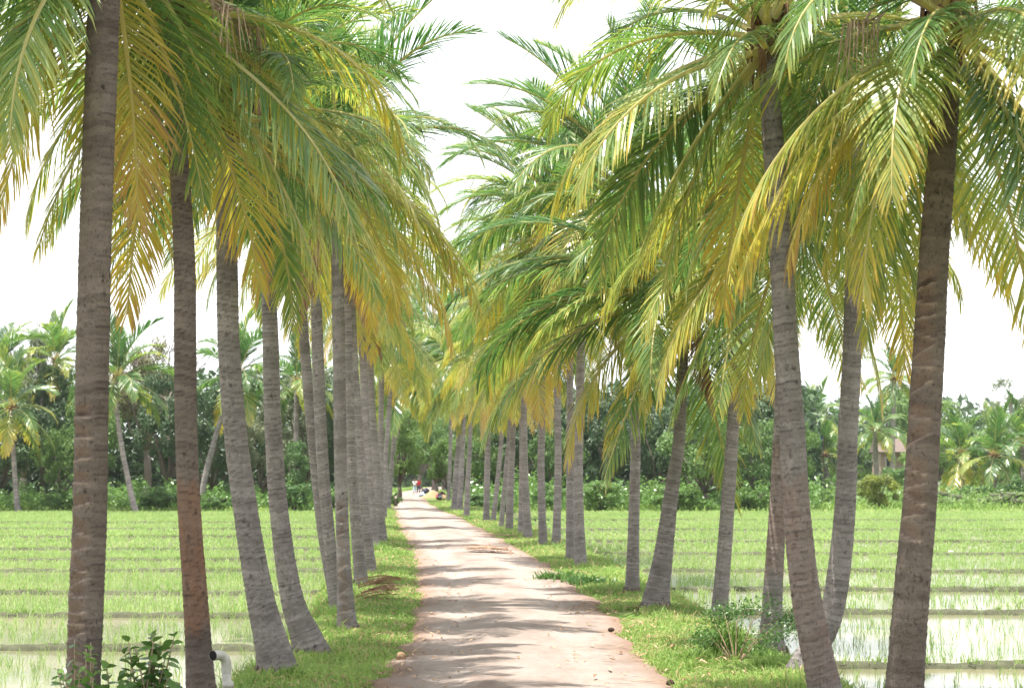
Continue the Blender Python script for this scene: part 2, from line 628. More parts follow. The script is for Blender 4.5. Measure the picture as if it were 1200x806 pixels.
# road strip with ragged edges, a slight crown and two worn wheel tracks
ys = np.concatenate([np.arange(-40, 8, 2.0), np.arange(8, 80, 0.22), np.arange(80, 250, 0.9), np.arange(250, 600, 5)])
vv, cc = [], []
NX = 25
for k, y in enumerate(ys):
    rg = 0.15 * vnoise(y * 1.9, 0.3, 11) + 0.10 * vnoise(y * 5.0, 0.1, 12)
    rg2 = 0.17 * vnoise(y * 1.6, 5.3, 13) + 0.12 * vnoise(y * 4.6, 3.1, 14)
    xs = np.linspace(road_l(y) - 0.03 + rg, road_r(y) + 0.03 + rg2, NX)
    u = np.linspace(-1, 1, NX)
    z = 0.014 + 0.05 * (1 - u * u) - 0.022 * np.exp(-((np.abs(u) - 0.5) / 0.16) ** 2) + 0.010 * vnoise(xs * 2.1, y * 0.9 + 0 * xs, 15)
    z[0] = z[-1] = -0.03
    vv.append(np.stack([xs, np.full(NX, y), z], 1))
    e = np.clip((np.abs(u) - 0.72) / 0.28, 0, 1)
    cc.append(np.stack([e, 0.8 * np.exp(-((np.abs(u + 0.05) - 0.47) / 0.15) ** 2), e * 0, e * 0 + 1], 1))
V = np.concatenate(vv)
i, j = np.meshgrid(np.arange(len(ys) - 1), np.arange(NX - 1), indexing='ij')
a = (i * NX + j).ravel()
Q = np.stack([a, a + 1, a + NX + 1, a + NX], 1)
tag(link("road", fastmesh("road", V, [Q], np.concatenate(cc), True), M['road']), "pale pinkish dirt road running away between the palms", kind="structure")


# water sheets of the paddies
def water_sheet(name, side, label):
    ys = np.arange(2, 137.5, 1.5)
    vv = []
    for y in ys:
        inner = (crest_l(y) - BANK * 0.55) if side < 0 else (crest_r(y) + BANK * 0.55)
        vv += [(inner, y, WATER_Z), (side * 130.0, y, WATER_Z)]
    n = len(ys)
    Q = [(2 * k, 2 * k + 1, 2 * k + 3, 2 * k + 2) if side > 0 else (2 * k + 1, 2 * k, 2 * k + 2, 2 * k + 3) for k in range(n - 1)]
    o = link(name, fastmesh(name, np.array(vv), [np.array(Q)]), M['water'])
    tag(o, label, kind="structure")


water_sheet("water", -1, "shallow water of the rice paddies beyond the left palms")
water_sheet("water", 1, "shallow water of the rice paddies beyond the right palms")

# bunds: lumpy earth ridges between the paddies
BUND_L = [dist(y, -0.33) for y in (610, 617, 626, 640, 652, 664, 689, 714, 750)]
BUND_R = [dist(y, -0.33) for y in (607, 618, 631, 645, 664, 685, 711, 769)]


def bund(side, y0, seed):
    w0 = 0.11 + 0.0005 * y0
    xe = side * (0.3 * y0 + 9)
    xi = (crest_l(y0) - 0.55) if side < 0 else (crest_r(y0) + 0.55)
    xs = np.linspace(xi, xe, int(abs(xe - xi) / 0.16) + 2)
    tilt = (0.010 if side < 0 else -0.035)
    yc = y0 + (xs - xi) * tilt + 0.32 * vnoise(xs * 0.45, 0 * xs, seed) + 0.08 * vnoise(xs * 3, 0 * xs, seed + 1)
    prof = [(-1.5, -0.14), (-0.9, 0.03), (-0.5, 0.085), (0.0, 0.105), (0.5, 0.085), (0.95, 0.03), (1.5, -0.14)]
    vv = []
    for k, (py, pz) in enumerate(prof):
        lump = 0.028 * vnoise(xs * 4.3, xs * 0 + k * 1.7, seed + 5) + 0.022 * vnoise(xs * 11, xs * 0 + k * 2.3, seed + 6)
        vv.append(np.stack([xs, yc + py * w0 + lump, WATER_Z + pz * (0.8 + 0.25 * vnoise(xs * 0.9, 0 * xs, seed + 9)) + lump * (0 if k in (0, 6) else 1)], 1))
    n = len(xs)
    V = np.concatenate(vv)
    Q = []
    for k in range(len(prof) - 1):
        a = np.arange(n - 1) + k * n
        q = np.stack([a, a + 1, a + n + 1, a + n], 1)
        Q.append(q if side > 0 else q[:, ::-1])
    o = link("earth_bund", fastmesh("earth_bund", V, [np.concatenate(Q)], None, True), M['mud'])
    tag(o, "low muddy bund dividing the rice paddies", kind="structure")
    return xs, yc


bund_lines = []
for k, y in enumerate(BUND_L):
    bund_lines.append(bund(-1, y, 40 + k * 3))
for k, y in enumerate(BUND_R):
    bund_lines.append(bund(1, y, 90 + k * 3))


# ------------------------------------------------------------------ blades: grass and rice
def blades(name, X, Y, Z, H, Wd, nb, lean, spread, mat, seed, label, parent=None, straw=0.0):
    rs = np.random.RandomState(seed)
    n = len(X)
    idx = np.repeat(np.arange(n), nb)
    m = len(idx)
    az = rs.uniform(0, 2 * np.pi, m)
    h = H[idx] * rs.uniform(0.55, 1.15, m)
    ln = lean * rs.uniform(0.3, 1.5, m)
    ox, oy = rs.normal(0, 1, m) * spread[idx], rs.normal(0, 1, m) * spread[idx]
    bx, by, bz = X[idx] + ox, Y[idx] + oy, Z[idx] - 0.015
    dx, dy = np.cos(az), np.sin(az)
    fa = rs.uniform(0, np.pi, m)
    wx, wy = np.cos(fa) * Wd[idx] * 0.5, np.sin(fa) * Wd[idx] * 0.5
    mx_, my_ = bx + dx * h * ln * 0.35, by + dy * h * ln * 0.35
    tx, ty = bx + dx * h * ln, by + dy * h * ln
    mz = bz + h * 0.6
    tz = bz + h * np.clip(1.05 - 0.35 * ln, 0.35, 1.05)
    V = np.empty((m, 5, 3))
    V[:, 0] = np.stack([bx - wx, by - wy, bz], 1)
    V[:, 1] = np.stack([bx + wx, by + wy, bz], 1)
    V[:, 2] = np.stack([mx_ + wx * .8, my_ + wy * .8, mz], 1)
    V[:, 3] = np.stack([mx_ - wx * .8, my_ - wy * .8, mz], 1)
    V[:, 4] = np.stack([tx, ty, tz], 1)
    base = np.arange(m) * 5
    quads = np.stack([base, base + 1, base + 2, base + 3], 1)
    tris = np.stack([base + 3, base + 2, base + 4], 1)
    tone = np.clip(0.42 + 0.30 * vnoise(bx * 0.9, by * 0.5, seed) + rs.normal(0, 0.17, m), 0, 0.86)
    tone = np.where(rs.uniform(0, 1, m) < straw * (1 + 1.5 * vnoise(bx * 1.3, by * 0.6, seed + 50)), 1.0, tone)
    C = np.zeros((m, 5, 4))
    C[:, :, 1] = tone[:, None]
    C[:, :, 3] = 1
    o = link(name, fastmesh(name, V.reshape(-1, 3), [quads, tris], C.reshape(-1, 4)), mat, parent)
    if label:
        tag(o, label, kind="stuff")
    return o


rs = np.random.RandomState(5)


def verge(side, n, seed):
    rs = np.random.RandomState(seed)
    d = np.exp(rs.uniform(math.log(13.5), math.log(150), n))
    u = rs.uniform(0, 1, n)
    if side < 0:
        inner, outer = road_l(d) + 0.06, crest_l(d) - BANK * 0.75
    else:
        inner, outer = road_r(d) - 0.06, crest_r(d) + BANK * 0.75
    x = inner + (outer - inner) * u
    # bare, dry patches and a ragged road edge
    keep = (vnoise(x * 2.3, d * 0.9, seed + 2) + 0.55 * vnoise(x * 6, d * 3, seed + 3) > -0.30 - 0.22 * np.clip(u * 3, 0, 1))
    keep &= rs.uniform(0, 1, n) < np.clip(u * 5.5 + 0.12, 0, 1)
    x, d, u = x[keep], d[keep], u[keep]
    z = ground_z(x, d)
    h = (0.04 + 0.09 * np.clip(vnoise(x * 1.6, d * 0.9, seed + 7) + 0.15, 0, 1) + 0.04 * u) * np.where(rs.uniform(0, 1, len(x)) < 0.04, 1.9, 1.0) * (1 + d / 120)
    return x, d, z, h, 0.007 + d * 0.00035, 0.022 + d * 0.0012


for side, label, seed in ((-1, "short green grass on the left verge under the palms", 21), (1, "short green grass on the right verge under the palms", 22)):
    x, d, z, h, wd, sp = verge(side, 26000, seed)
    blades("grass", x, d, z, h, wd, 6, 0.8, sp, M['grass'], seed, label, None, 0.13)


def rice(side, seed, label):
    rs = np.random.RandomState(seed)
    Xs, Ys, Hs, Ws, Ss = [], [], [], [], []
    for d0, d1, sx, sy, hh, wd in ((11, 34, 0.19, 0.19, 0.20, 0.008), (34, 62, 0.22, 0.24, 0.19, 0.014), (62, 138, 0.36, 0.40, 0.19, 0.030)):
        gy = np.arange(d0, d1, sy)
        xm = 0.27 * d1 + 5
        gx = np.arange(1.0, xm, sx)
        X, Y = np.meshgrid(gx, gy)
        X = X.ravel() + rs.normal(0, 0.024, X.size)
        Y = Y.ravel() + rs.normal(0, 0.045, Y.size)
        X = X * side
        k = (np.abs(X) < 0.27 * Y + 4)
        k &= (X < crest_l(Y) - BANK * 0.6) if side < 0 else (X > crest_r(Y) + BANK * 0.6)
        k &= rs.uniform(0, 1, X.size) < np.clip(0.78 + 0.3 * vnoise(X * 0.5, Y * 0.3, seed), 0, 1)
        # each plot was planted at its own time: density and height change from bund to bund
        plots = np.sort(np.array(BUND_L if side < 0 else BUND_R))
        pi = np.searchsorted(plots, Y)
        dens = np.array(([0.5, 0.8, 0.95, 1, 1, 1, 1, 1, 1, 1, 1] if side < 0 else [0.2, 0.32, 0.48, 0.62, 0.8, 1, 1, 1, 1, 1, 1]))[np.clip(pi, 0, 10)]
        k &= rs.uniform(0, 1, X.size) < dens
        dlt = plots[None, :] + (0 if side < 0 else -0.03) * np.abs(X[:, None]) - Y[:, None]
        k &= ~np.any((dlt > -0.35) & (dlt < 0.55 + 0.006 * Y[:, None]), 1)
        X, Y = X[k], Y[k]
        Xs.append(X); Ys.append(Y)
        Hs.append(np.full(len(X), hh)); Ws.append(np.full(len(X), wd)); Ss.append(np.full(len(X), 0.018 + 0.0006 * d0))
    X, Y, H, Wd, S = map(np.concatenate, (Xs, Ys, Hs, Ws, Ss))
    blades("rice_seedlings", X, Y, np.full(len(X), WATER_Z), H, Wd, 5, 0.55, S, M['rice'], seed, label)


rice(-1, 31, "bright green rice seedlings standing in the left paddies")
rice(1, 32, "bright green rice seedlings standing in the right paddies")
# grass along the bunds
bx_, by_ = [], []
for xs, yc in bund_lines:
    k = rs.randint(0, len(xs), int(len(xs) * 2.2))
    bx_.append(xs[k] + rs.normal(0, 0.06, len(k)))
    by_.append(yc[k] + rs.normal(0, 0.12, len(k)))
bx_, by_ = np.concatenate(bx_), np.concatenate(by_)
kk = vnoise(bx_ * 0.9, by_, 77) > -0.05
bx_, by_ = bx_[kk], by_[kk]
blades("grass", bx_, by_, np.full(len(bx_), WATER_Z + 0.08), np.full(len(bx_), 0.10), 0.008 + by_ * 0.0002, 5, 0.8, np.full(len(bx_), 0.04), M['grass'], 33, "sparse grass growing along the muddy bunds")
# rough grass on the far side of the paddies
n = 16000
fy = rs.uniform(136, 330, n)
fx = rs.uniform(-1, 1, n) * (0.3 * fy)
kk = (np.abs(fx - 0.5 * (road_l(fy) + road_r(fy))) > 3.0)
fx, fy = fx[kk], fy[kk]
blades("grass", fx, fy, ground_z(fx, fy), np.full(len(fx), 0.55), np.full(len(fx), 0.10), 5, 0.9, np.full(len(fx), 0.35), M['grass'], 34, "rough bright grass beyond the far edge of the paddies")


# ------------------------------------------------------------------ palms
def frond_mesh(name, Lg, e0, droop, pairs, lmax, vang, sag, age, seed, wl=0.034, sway=0.0, segs=3, dry=False):
    rnd = random.Random(seed)
    ns = 16
    pts, tans = [], []
    p = Vector((0, 0, 0))
    yaw = 0.0
    for i in range(ns + 1):
        s = i / ns
        e = R(e0 - droop * (0.25 * s + 0.75 * s ** 1.7))
        yaw = R(sway) * s ** 1.5
        tn = Vector((math.cos(e) * math.cos(yaw), math.cos(e) * math.sin(yaw), math.sin(e)))
        pts.append(p.copy())
        tans.append(tn)
        p = p + tn * (Lg / ns)
    mb = MB()
    rib = (0.0, 0.5, age, 0.85)
    mb.tube(pts, [0.034 * (1 - 0.86 * (i / ns) ** 0.8) + (0.022 if i == 0 else 0) for i in range(ns + 1)], 5, True, rib)
    roll = R(rnd.uniform(-16, 16))
    twist = R(rnd.uniform(-30, 30))

    def frame(s):
        f = s * ns
        i = min(int(f), ns - 1)
        a = f - i
        P = pts[i].lerp(pts[i + 1], a)
        T = tans[i].lerp(tans[i + 1], a).normalized()
        S = Vector((-math.sin(R(sway) * s), math.cos(R(sway) * s), 0))
        S = (S - T * S.dot(T)).normalized()
        Nn = T.cross(S)
        if Nn.z < 0 and abs(e0) < 60:
            Nn = -Nn
        r_ = roll + twist * s
        S2 = S * math.cos(r_) + Nn * math.sin(r_)
        N2 = Nn * math.cos(r_) - S * math.sin(r_)
        return P, T, S2, N2

    g = Vector((0, 0, -1))
    gap0 = rnd.randint(int(pairs * 0.2), pairs) if age > 0.2 else 10 ** 6
    gside = rnd.choice((-1, 1))
    for k in range(pairs):
        for side in (-1, 1):
            s = 0.13 + 0.87 * (k + rnd.uniform(-0.25, 0.25)) / pairs
            s = min(max(s, 0.12), 0.995)
            if rnd.random() < 0.035 or (gap0 < k < gap0 + 5 and side == gside):
                continue
            P, T, S, Nn = frame(s)
            u = max(0, s - 0.13) / 0.87
            prof = min(1.0, 0.55 + 2.2 * u) * (1 - max(0, u - 0.45) / 0.55 * 0.68)
            ln = lmax * prof * rnd.uniform(0.86, 1.1)
            ang = R(60 - 40 * u + rnd.uniform(-6, 6))
            va = R(vang + rnd.uniform(-9, 9))
            d = T * math.cos(ang) + (S * side * math.cos(va) + Nn * math.sin(va)) * math.sin(ang)
            d.normalize()
            wv = (T - d * T.dot(d)).normalized()
            tw = rnd.uniform(-0.45, 0.45)
            nv = d.cross(wv)
            wv = wv * math.cos(tw) + nv * math.sin(tw)
            hw = wl * 0.5 * (0.65 + 0.35 * prof)
            q = P.copy()
            gr = rnd.random()
            lage = age + 0.26 * (u - 0.45) * (0.5 + age) + (0.25 if rnd.random() < 0.04 else 0)
            sg = sag * rnd.uniform(0.5, 1.5)
            broken = rnd.random() < 0.07
            ring, cols = [], []
            fr = (0.45, 0.32, 0.23) if segs == 3 else (0.6, 0.4)
            wf = (0.6, 1.0, 0.72) if segs == 3 else (0.7, 1.0)
            dd = d
            t_ = 0
            for b in range(segs):
                ring += [q - wv * hw * wf[b], q + wv * hw * wf[b]]
                cols += [(t_, gr, lage, 0)] * 2
                q = q + dd * ln * fr[b]
                t_ += fr[b]
                dd = (dd + g * (sg * (1.0 + 0.6 * b) + (1.2 if broken and b == 0 else 0))).normalized()
            ring.append(q)
            cols.append((1.0, gr, lage, 0))
            m_ = len(ring)
            quads = [(2 * b, 2 * b + 1, 2 * b + 3, 2 * b + 2) for b in range(segs - 1)]
            mb.add(ring, quads, [(m_ - 3, m_ - 2, m_ - 1)], cols)
    return mb.mesh(name)


# classes from the newest (upright) to the oldest (hanging): e0, droop, V angle, sag, age
CLASSES = [(84, 26, 30, 0.04, 0.06), (75, 56, 24, 0.08, 0.07), (64, 80, 16, 0.13, 0.10), (50, 96, 8, 0.18, 0.14),
           (34, 100, 0, 0.22, 0.18), (14, 90, -6, 0.24, 0.24), (-6, 74, -8, 0.24, 0.31), (-26, 54, -10, 0.24, 0.38),
           (-44, 36, -10, 0.22, 0.45), (-60, 22, -8, 0.2, 0.54)]
FR_NEAR, FR_FAR = [], []
for ci, (e0, dr, va, sg, ag) in enumerate(CLASSES):
    FR_NEAR.append([frond_mesh("frond", 2.3 * (1 - 0.1 * (ci == 0)), e0 + 5 * (v - 1.5), dr + 9 * (v - 1.5), 78, 0.66, va, sg, ag + 0.05 * (v - 1.5), 100 + ci * 10 + v,
                               0.0195, 13 * (v - 1.5)) for v in range(4)])
    FR_FAR.append([frond_mesh("frond", 3.3, e0 + 6 * (v - 0.5), dr + 8 * (v - .5), 42, 0.9, va, sg, ag * 0.8, 300 + ci * 10 + v, 0.075, 16 * (v - 0.5), 2)
                   for v in range(2)])
DRY = [frond_mesh("dry_frond", 2.2, -74, 12, 60, 0.6, -40, 0.6, 1.0, 500 + v, 0.03, 10 * v) for v in range(2)]
for lst in FR_NEAR + FR_FAR:
    for me in lst:
        me.materials.append(M['frond'])
for me in DRY:
    me.materials.append(M['dry'])


def spline(P, n):
    """Catmull-Rom through rows of P (k, m) at n even steps of the first-column-free chord length."""
    P = np.asarray(P, float)
    k = len(P)
    ext = np.vstack([2 * P[0] - P[1], P, 2 * P[-1] - P[-2]])
    seg = np.linalg.norm(np.diff(P[:, :3], axis=0), axis=1)
    cum = np.concatenate([[0], np.cumsum(seg)])
    out = []
    for s in np.linspace(0, cum[-1], n):
        i = min(max(np.searchsorted(cum, s) - 1, 0), k - 2)
        t = (s - cum[i]) / seg[i]
        p0, p1, p2, p3 = ext[i], ext[i + 1], ext[i + 2], ext[i + 3]
        out.append(0.5 * ((2 * p1) + (-p0 + p2) * t + (2 * p0 - 5 * p1 + 4 * p2 - p3) * t * t + (-p0 + 3 * p1 - 3 * p2 + p3) * t ** 3))
    return np.array(out), cum[-1]


def palm_trunk(path, seed, nseg=20, ringh=0.05, notch=None, peel=None, sub=4):
    """path: rows (x, y, z, radius) local to the palm's foot."""
    rs = np.random.RandomState(seed)
    length = np.sum(np.linalg.norm(np.diff(np.array(path)[:, :3], axis=0), axis=1))
    rows = int(length / ringh * sub) + 2
    S, total = spline(path, rows)
    P, rad = S[:, :3], S[:, 3]
    T = np.gradient(P, axis=0)
    T /= np.linalg.norm(T, axis=1)[:, None]
    ax = np.cross(T, [0, 1, 0.0])
    ax /= np.linalg.norm(ax, axis=1)[:, None]
    ay = np.cross(T, ax)
    s = np.linspace(0, total, rows)
    ang = np.linspace(0, 2 * np.pi, nseg, endpoint=False)
    # uneven leaf-scar rings: each ring flares at its top edge
    nr = int(total / ringh) + 3
    edges = np.cumsum(rs.uniform(0.6, 1.4, nr)) * ringh
    amp = rs.uniform(0.25, 1.0, nr + 1)
    tonev = rs.uniform(0, 1, nr + 1)
    V = np.empty((rows, nseg, 3))
    C = np.zeros((rows, nseg, 4))
    C[..., 3] = 1
    ca, sa = np.cos(ang), np.sin(ang)
    wob = 0.010 * vnoise(ang * 2.0 + 0 * s[:, None], s[:, None] * 3.0, seed) + 0.006 * vnoise(ca[None] * 6, s[:, None] * 14, seed + 1)
    slant = 0.016 * np.sin(ang + rs.uniform(0, 6.28))[None, :] + 0.006 * np.sin(ang * 2 + rs.uniform(0, 6))[None, :] + 0.006 * vnoise(ang[None] * 3, s[:, None] * 0.7, seed + 4)
    sv = np.clip(s[:, None] + slant, 0, None)
    ri = np.searchsorted(edges, sv)
    ri = np.clip(ri, 0, nr)
    lo = np.where(ri > 0, edges[np.clip(ri - 1, 0, nr - 1)], 0)
    hi = edges[np.clip(ri, 0, nr - 1)]
    ph = np.clip((sv - lo) / np.maximum(hi - lo, 1e-4), 0, 1)
    saw = (ph ** 1.5 - 0.4) * amp[ri] * 0.07
    base_root = np.exp(-s / 0.2)[:, None] * (0.16 * np.abs(np.sin(ang * 3 + seed)) + 0.16)[None, :]
    rr = rad[:, None] * (1 + saw + wob * 2.2 + base_root)
    C[..., 0] = np.where(ph > 0.82, amp[ri] * 0.9, np.where(ph < 0.1, 0.5 * amp[ri], 0))
    C[..., 2] = tonev[ri]
    if notch:
        # climbing steps cut into one side of the trunk
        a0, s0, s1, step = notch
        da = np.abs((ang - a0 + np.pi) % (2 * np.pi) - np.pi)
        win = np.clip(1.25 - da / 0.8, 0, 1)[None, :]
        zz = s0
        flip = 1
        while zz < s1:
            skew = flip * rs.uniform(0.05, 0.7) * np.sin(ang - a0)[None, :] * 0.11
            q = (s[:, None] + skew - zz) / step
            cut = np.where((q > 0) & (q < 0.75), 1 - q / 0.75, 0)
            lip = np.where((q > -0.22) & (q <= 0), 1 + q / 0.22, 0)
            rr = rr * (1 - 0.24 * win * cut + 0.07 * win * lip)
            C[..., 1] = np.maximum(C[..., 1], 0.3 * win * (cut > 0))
            C[..., 3] = np.minimum(C[..., 3], 1 - np.clip(2.2 * win, 0, 1) * lip)  # lit edge of each step painted pale into the colour
            C[..., 0] = np.maximum(C[..., 0] * (1 - win * 0.5), 0.95 * win * (cut > 0.6))  # shade deep in each cut painted as darker bark
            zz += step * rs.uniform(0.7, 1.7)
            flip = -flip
    if peel:
        s0, s1, st = peel
        e = np.clip((s[:, None] - s0 + 0.12 * vnoise(ang[None] * 2, s[:, None] * 4, seed + 8)) / 0.12, 0, 1) * np.clip((s1 - s[:, None] + 0.1 * vnoise(ang[None] * 3, s[:, None] * 5, seed + 9)) / 0.08, 0, 1)
        C[..., 1] = np.maximum(C[..., 1], st * e * (0.75 + 0.3 * vnoise(ang[None] * 2.2, s[:, None] * 6, seed + 10)))
    V[:] = P[:, None, :] + (ax[:, None, :] * ca[None, :, None] + ay[:, None, :] * sa[None, :, None]) * rr[..., None]
    i, j = np.meshgrid(np.arange(rows - 1), np.arange(nseg), indexing='ij')
    a = (i * nseg + j).ravel()
    b = (i * nseg + (j + 1) % nseg).ravel()
    Q = np.stack([a, a + nseg, b + nseg, b], 1)
    top = np.array([P[-1]])
    VV = np.concatenate([V.reshape(-1, 3), top])
    CC = np.concatenate([C.reshape(-1, 4), [[0, 0, 0.5, 1]]])
    k = (rows - 1) * nseg + np.arange(nseg)
    tr = np.stack([k, np.full(nseg, len(VV) - 1), (rows - 1) * nseg + (np.arange(nseg) + 1) % nseg], 1)
    return fastmesh("trunk", VV, [Q, tr], np.clip(CC, 0, 1), True)


def sheath_mesh(r, seed):
    """fibrous bases of old leaves round the growing point"""
    rnd = random.Random(seed)
    mb = MB()
    mb.tube([(0, 0, -0.12), (0, 0, 0.1), (0, 0, 0.25), (0, 0, 0.5)], [r * 0.95, r * 1.2, r * 1.0, r * 0.3], 12)
    for k in range(16):
        a = rnd.uniform(0, 6.28)
        z = rnd.uniform(-0.08, 0.25)
        o = Vector((math.cos(a), math.sin(a), 0))
        p0 = o * r * 1.0 + Vector((0, 0, z))
        p1 = o * r * 1.9 + Vector((0, 0, z + rnd.uniform(0.02, 0.22)))
        p2 = o * r * 2.3 + Vector((0, 0, z - rnd.uniform(0.05, 0.35)))
        mb.tube([p0, p1, p2], [0.045, 0.026, 0.008], 5)
    return mb.mesh("leaf_sheath", True)


def flower_stalk_mesh(seed):
    rnd = random.Random(seed)
    mb = MB()
    mb.tube([(0, 0, 0), (0.25, 0, 0.12), (0.5, 0, 0.02), (0.62, 0, -0.2)], [0.02, 0.018, 0.014, 0.01], 5)
    for k in range(16):
        s = rnd.uniform(0.3, 0.62)
        a = rnd.uniform(-1, 1)
        mb.tube([(s, 0, 0.08 - (s - .3) * 0.8), (s + 0.12, a * 0.12, -0.1), (s + 0.16, a * 0.2, -0.35 - rnd.random() * 0.2)], [0.008, 0.007, 0.004], 4)
    return mb.mesh("flower_stalk")


STALKS = [flower_stalk_mesh(k) for k in range(2)]
for me in STALKS:
    me.materials.append(M['twig'])


def palm(name, label, group, pxpath, d, seed, nf=30, Lf=1.0, wind=0.0, wdir=180.0, bark='bark_grey', notch=None, peel=None, far=False,
         dry=(), old=0.0, stalks=3, extra=(), skip_old=0, avoid=None):
    """pxpath: rows (px, py, width in px), foot first, read off the photograph; d: distance."""
    rnd = random.Random(seed)
    foot = at(pxpath[0][0], pxpath[0][1], d)
    z0 = gz(foot.x, d)
    root = empty(name, (foot.x, d, z0))
    tag(root, label, "palm tree", group)
    path = []
    for k, (px, py, wpx) in enumerate(pxpath):
        p = at(px, py, d)
        yoff = 0.0
        path.append([p.x - foot.x, yoff, p.z - z0, wpx * 0.5 * d / FPX])
    path[0][2] = -0.12
    if path[1][2] < 0.15:
        path[1][2] = 0.15
    tr = palm_trunk(path, seed, 12 if far else 24, 0.14 if far else 0.05, notch, peel, 2 if far else 3)
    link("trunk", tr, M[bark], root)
    top = Vector(path[-1][:3])
    rt = path[-1][3]
    if d < 36:
        mb = MB()
        fz = min(max(0.14 / (path[1][2] + 0.12), 0), 1)
        rb = path[0][3] + (path[1][3] - path[0][3]) * fz
        c0 = Vector((path[0][0] + (path[1][0] - path[0][0]) * fz, 0, 0))
        rr_ = random.Random(seed + 900)
        for k in range(90):
            a = rr_.uniform(0, 6.28)
            o = Vector((math.cos(a), math.sin(a), 0))
            z1 = rr_.uniform(0.01, 0.10)
            sp = rr_.uniform(1.12, 1.4)
            w_ = Vector((-o.y, o.x, 0)) * rr_.uniform(-.03, .03)
            mb.tube([c0 + o * rb * 1.02 + Vector((0, 0, z1)), c0 + o * rb * (0.5 + 0.52 * sp) + w_ + Vector((0, 0, z1 * 0.4)), c0 + o * rb * sp + w_ * 2 + Vector((0, 0, -0.05))],
                    [0.009, 0.008, 0.005], 5, False)
        ro = link("root_mat", mb.mesh("root_mat", True), M['root'], root)
        ro["kind"] = "stuff"
    link("leaf_sheath", sheath_mesh(rt, seed), M['fibre'], root, top)
    lib = FR_FAR if far else FR_NEAR
    a0 = rnd.uniform(0, 360)
    for i in range(nf):
        u = i / (nf - 1)
        ci = (u ** 0.9) * (len(CLASSES) - 1 - skip_old) + rnd.uniform(-0.6, 0.6) + old
        ci = int(min(max(round(ci), 0), len(CLASSES) - 1))
        az = a0 + i * 137.5 + rnd.uniform(-12, 12)
        if wind:
            rel = R(az - wdir)
            az = az - math.degrees(wind * math.sin(rel) * min(1.0, 0.4 + u))
        if avoid and ci >= avoid[2]:
            dl = (az - avoid[0] + 180) % 360 - 180
            if abs(dl) < avoid[1]:
                az = avoid[0] + math.copysign(avoid[1] + abs(dl) * 0.5, dl)
        me = rnd.choice(lib[ci])
        ar = R(az)
        off = Vector((math.cos(ar), math.sin(ar), 0)) * rt * 0.7
        link("frond", me, None, root, top + off + Vector((0, 0, 0.36 - 0.42 * u)), ar, Lf * rnd.uniform(0.88, 1.1))
    for az, ci, sc_ in extra:
        ar = R(az)
        off = Vector((math.cos(ar), math.sin(ar), 0)) * rt * 0.7
        link("frond", lib[ci][0], None, root, top + off + Vector((0, 0, 0.0)), ar, sc_ * Lf)
    if 20 < d < 60 and not dry and random.Random(seed + 77).random() < 0.55:
        dry = ((random.Random(seed + 78).uniform(0, 360), 0.85),)
    for az, sc_ in dry:
        ar = R(az)
        off = Vector((math.cos(ar), math.sin(ar), 0)) * rt * 1.1
        o = link("dry_frond", rnd.choice(DRY), None, root, top + off, ar, sc_)
        tag(o, "dead brown frond hanging against the trunk")
    for k in range(0 if far else stalks):
        ar = rnd.uniform(0, 6.28)
        link("flower_stalk", STALKS[k % 2], None, root, top + Vector((math.cos(ar) * rt, math.sin(ar) * rt, 0.15)), ar)
    return root


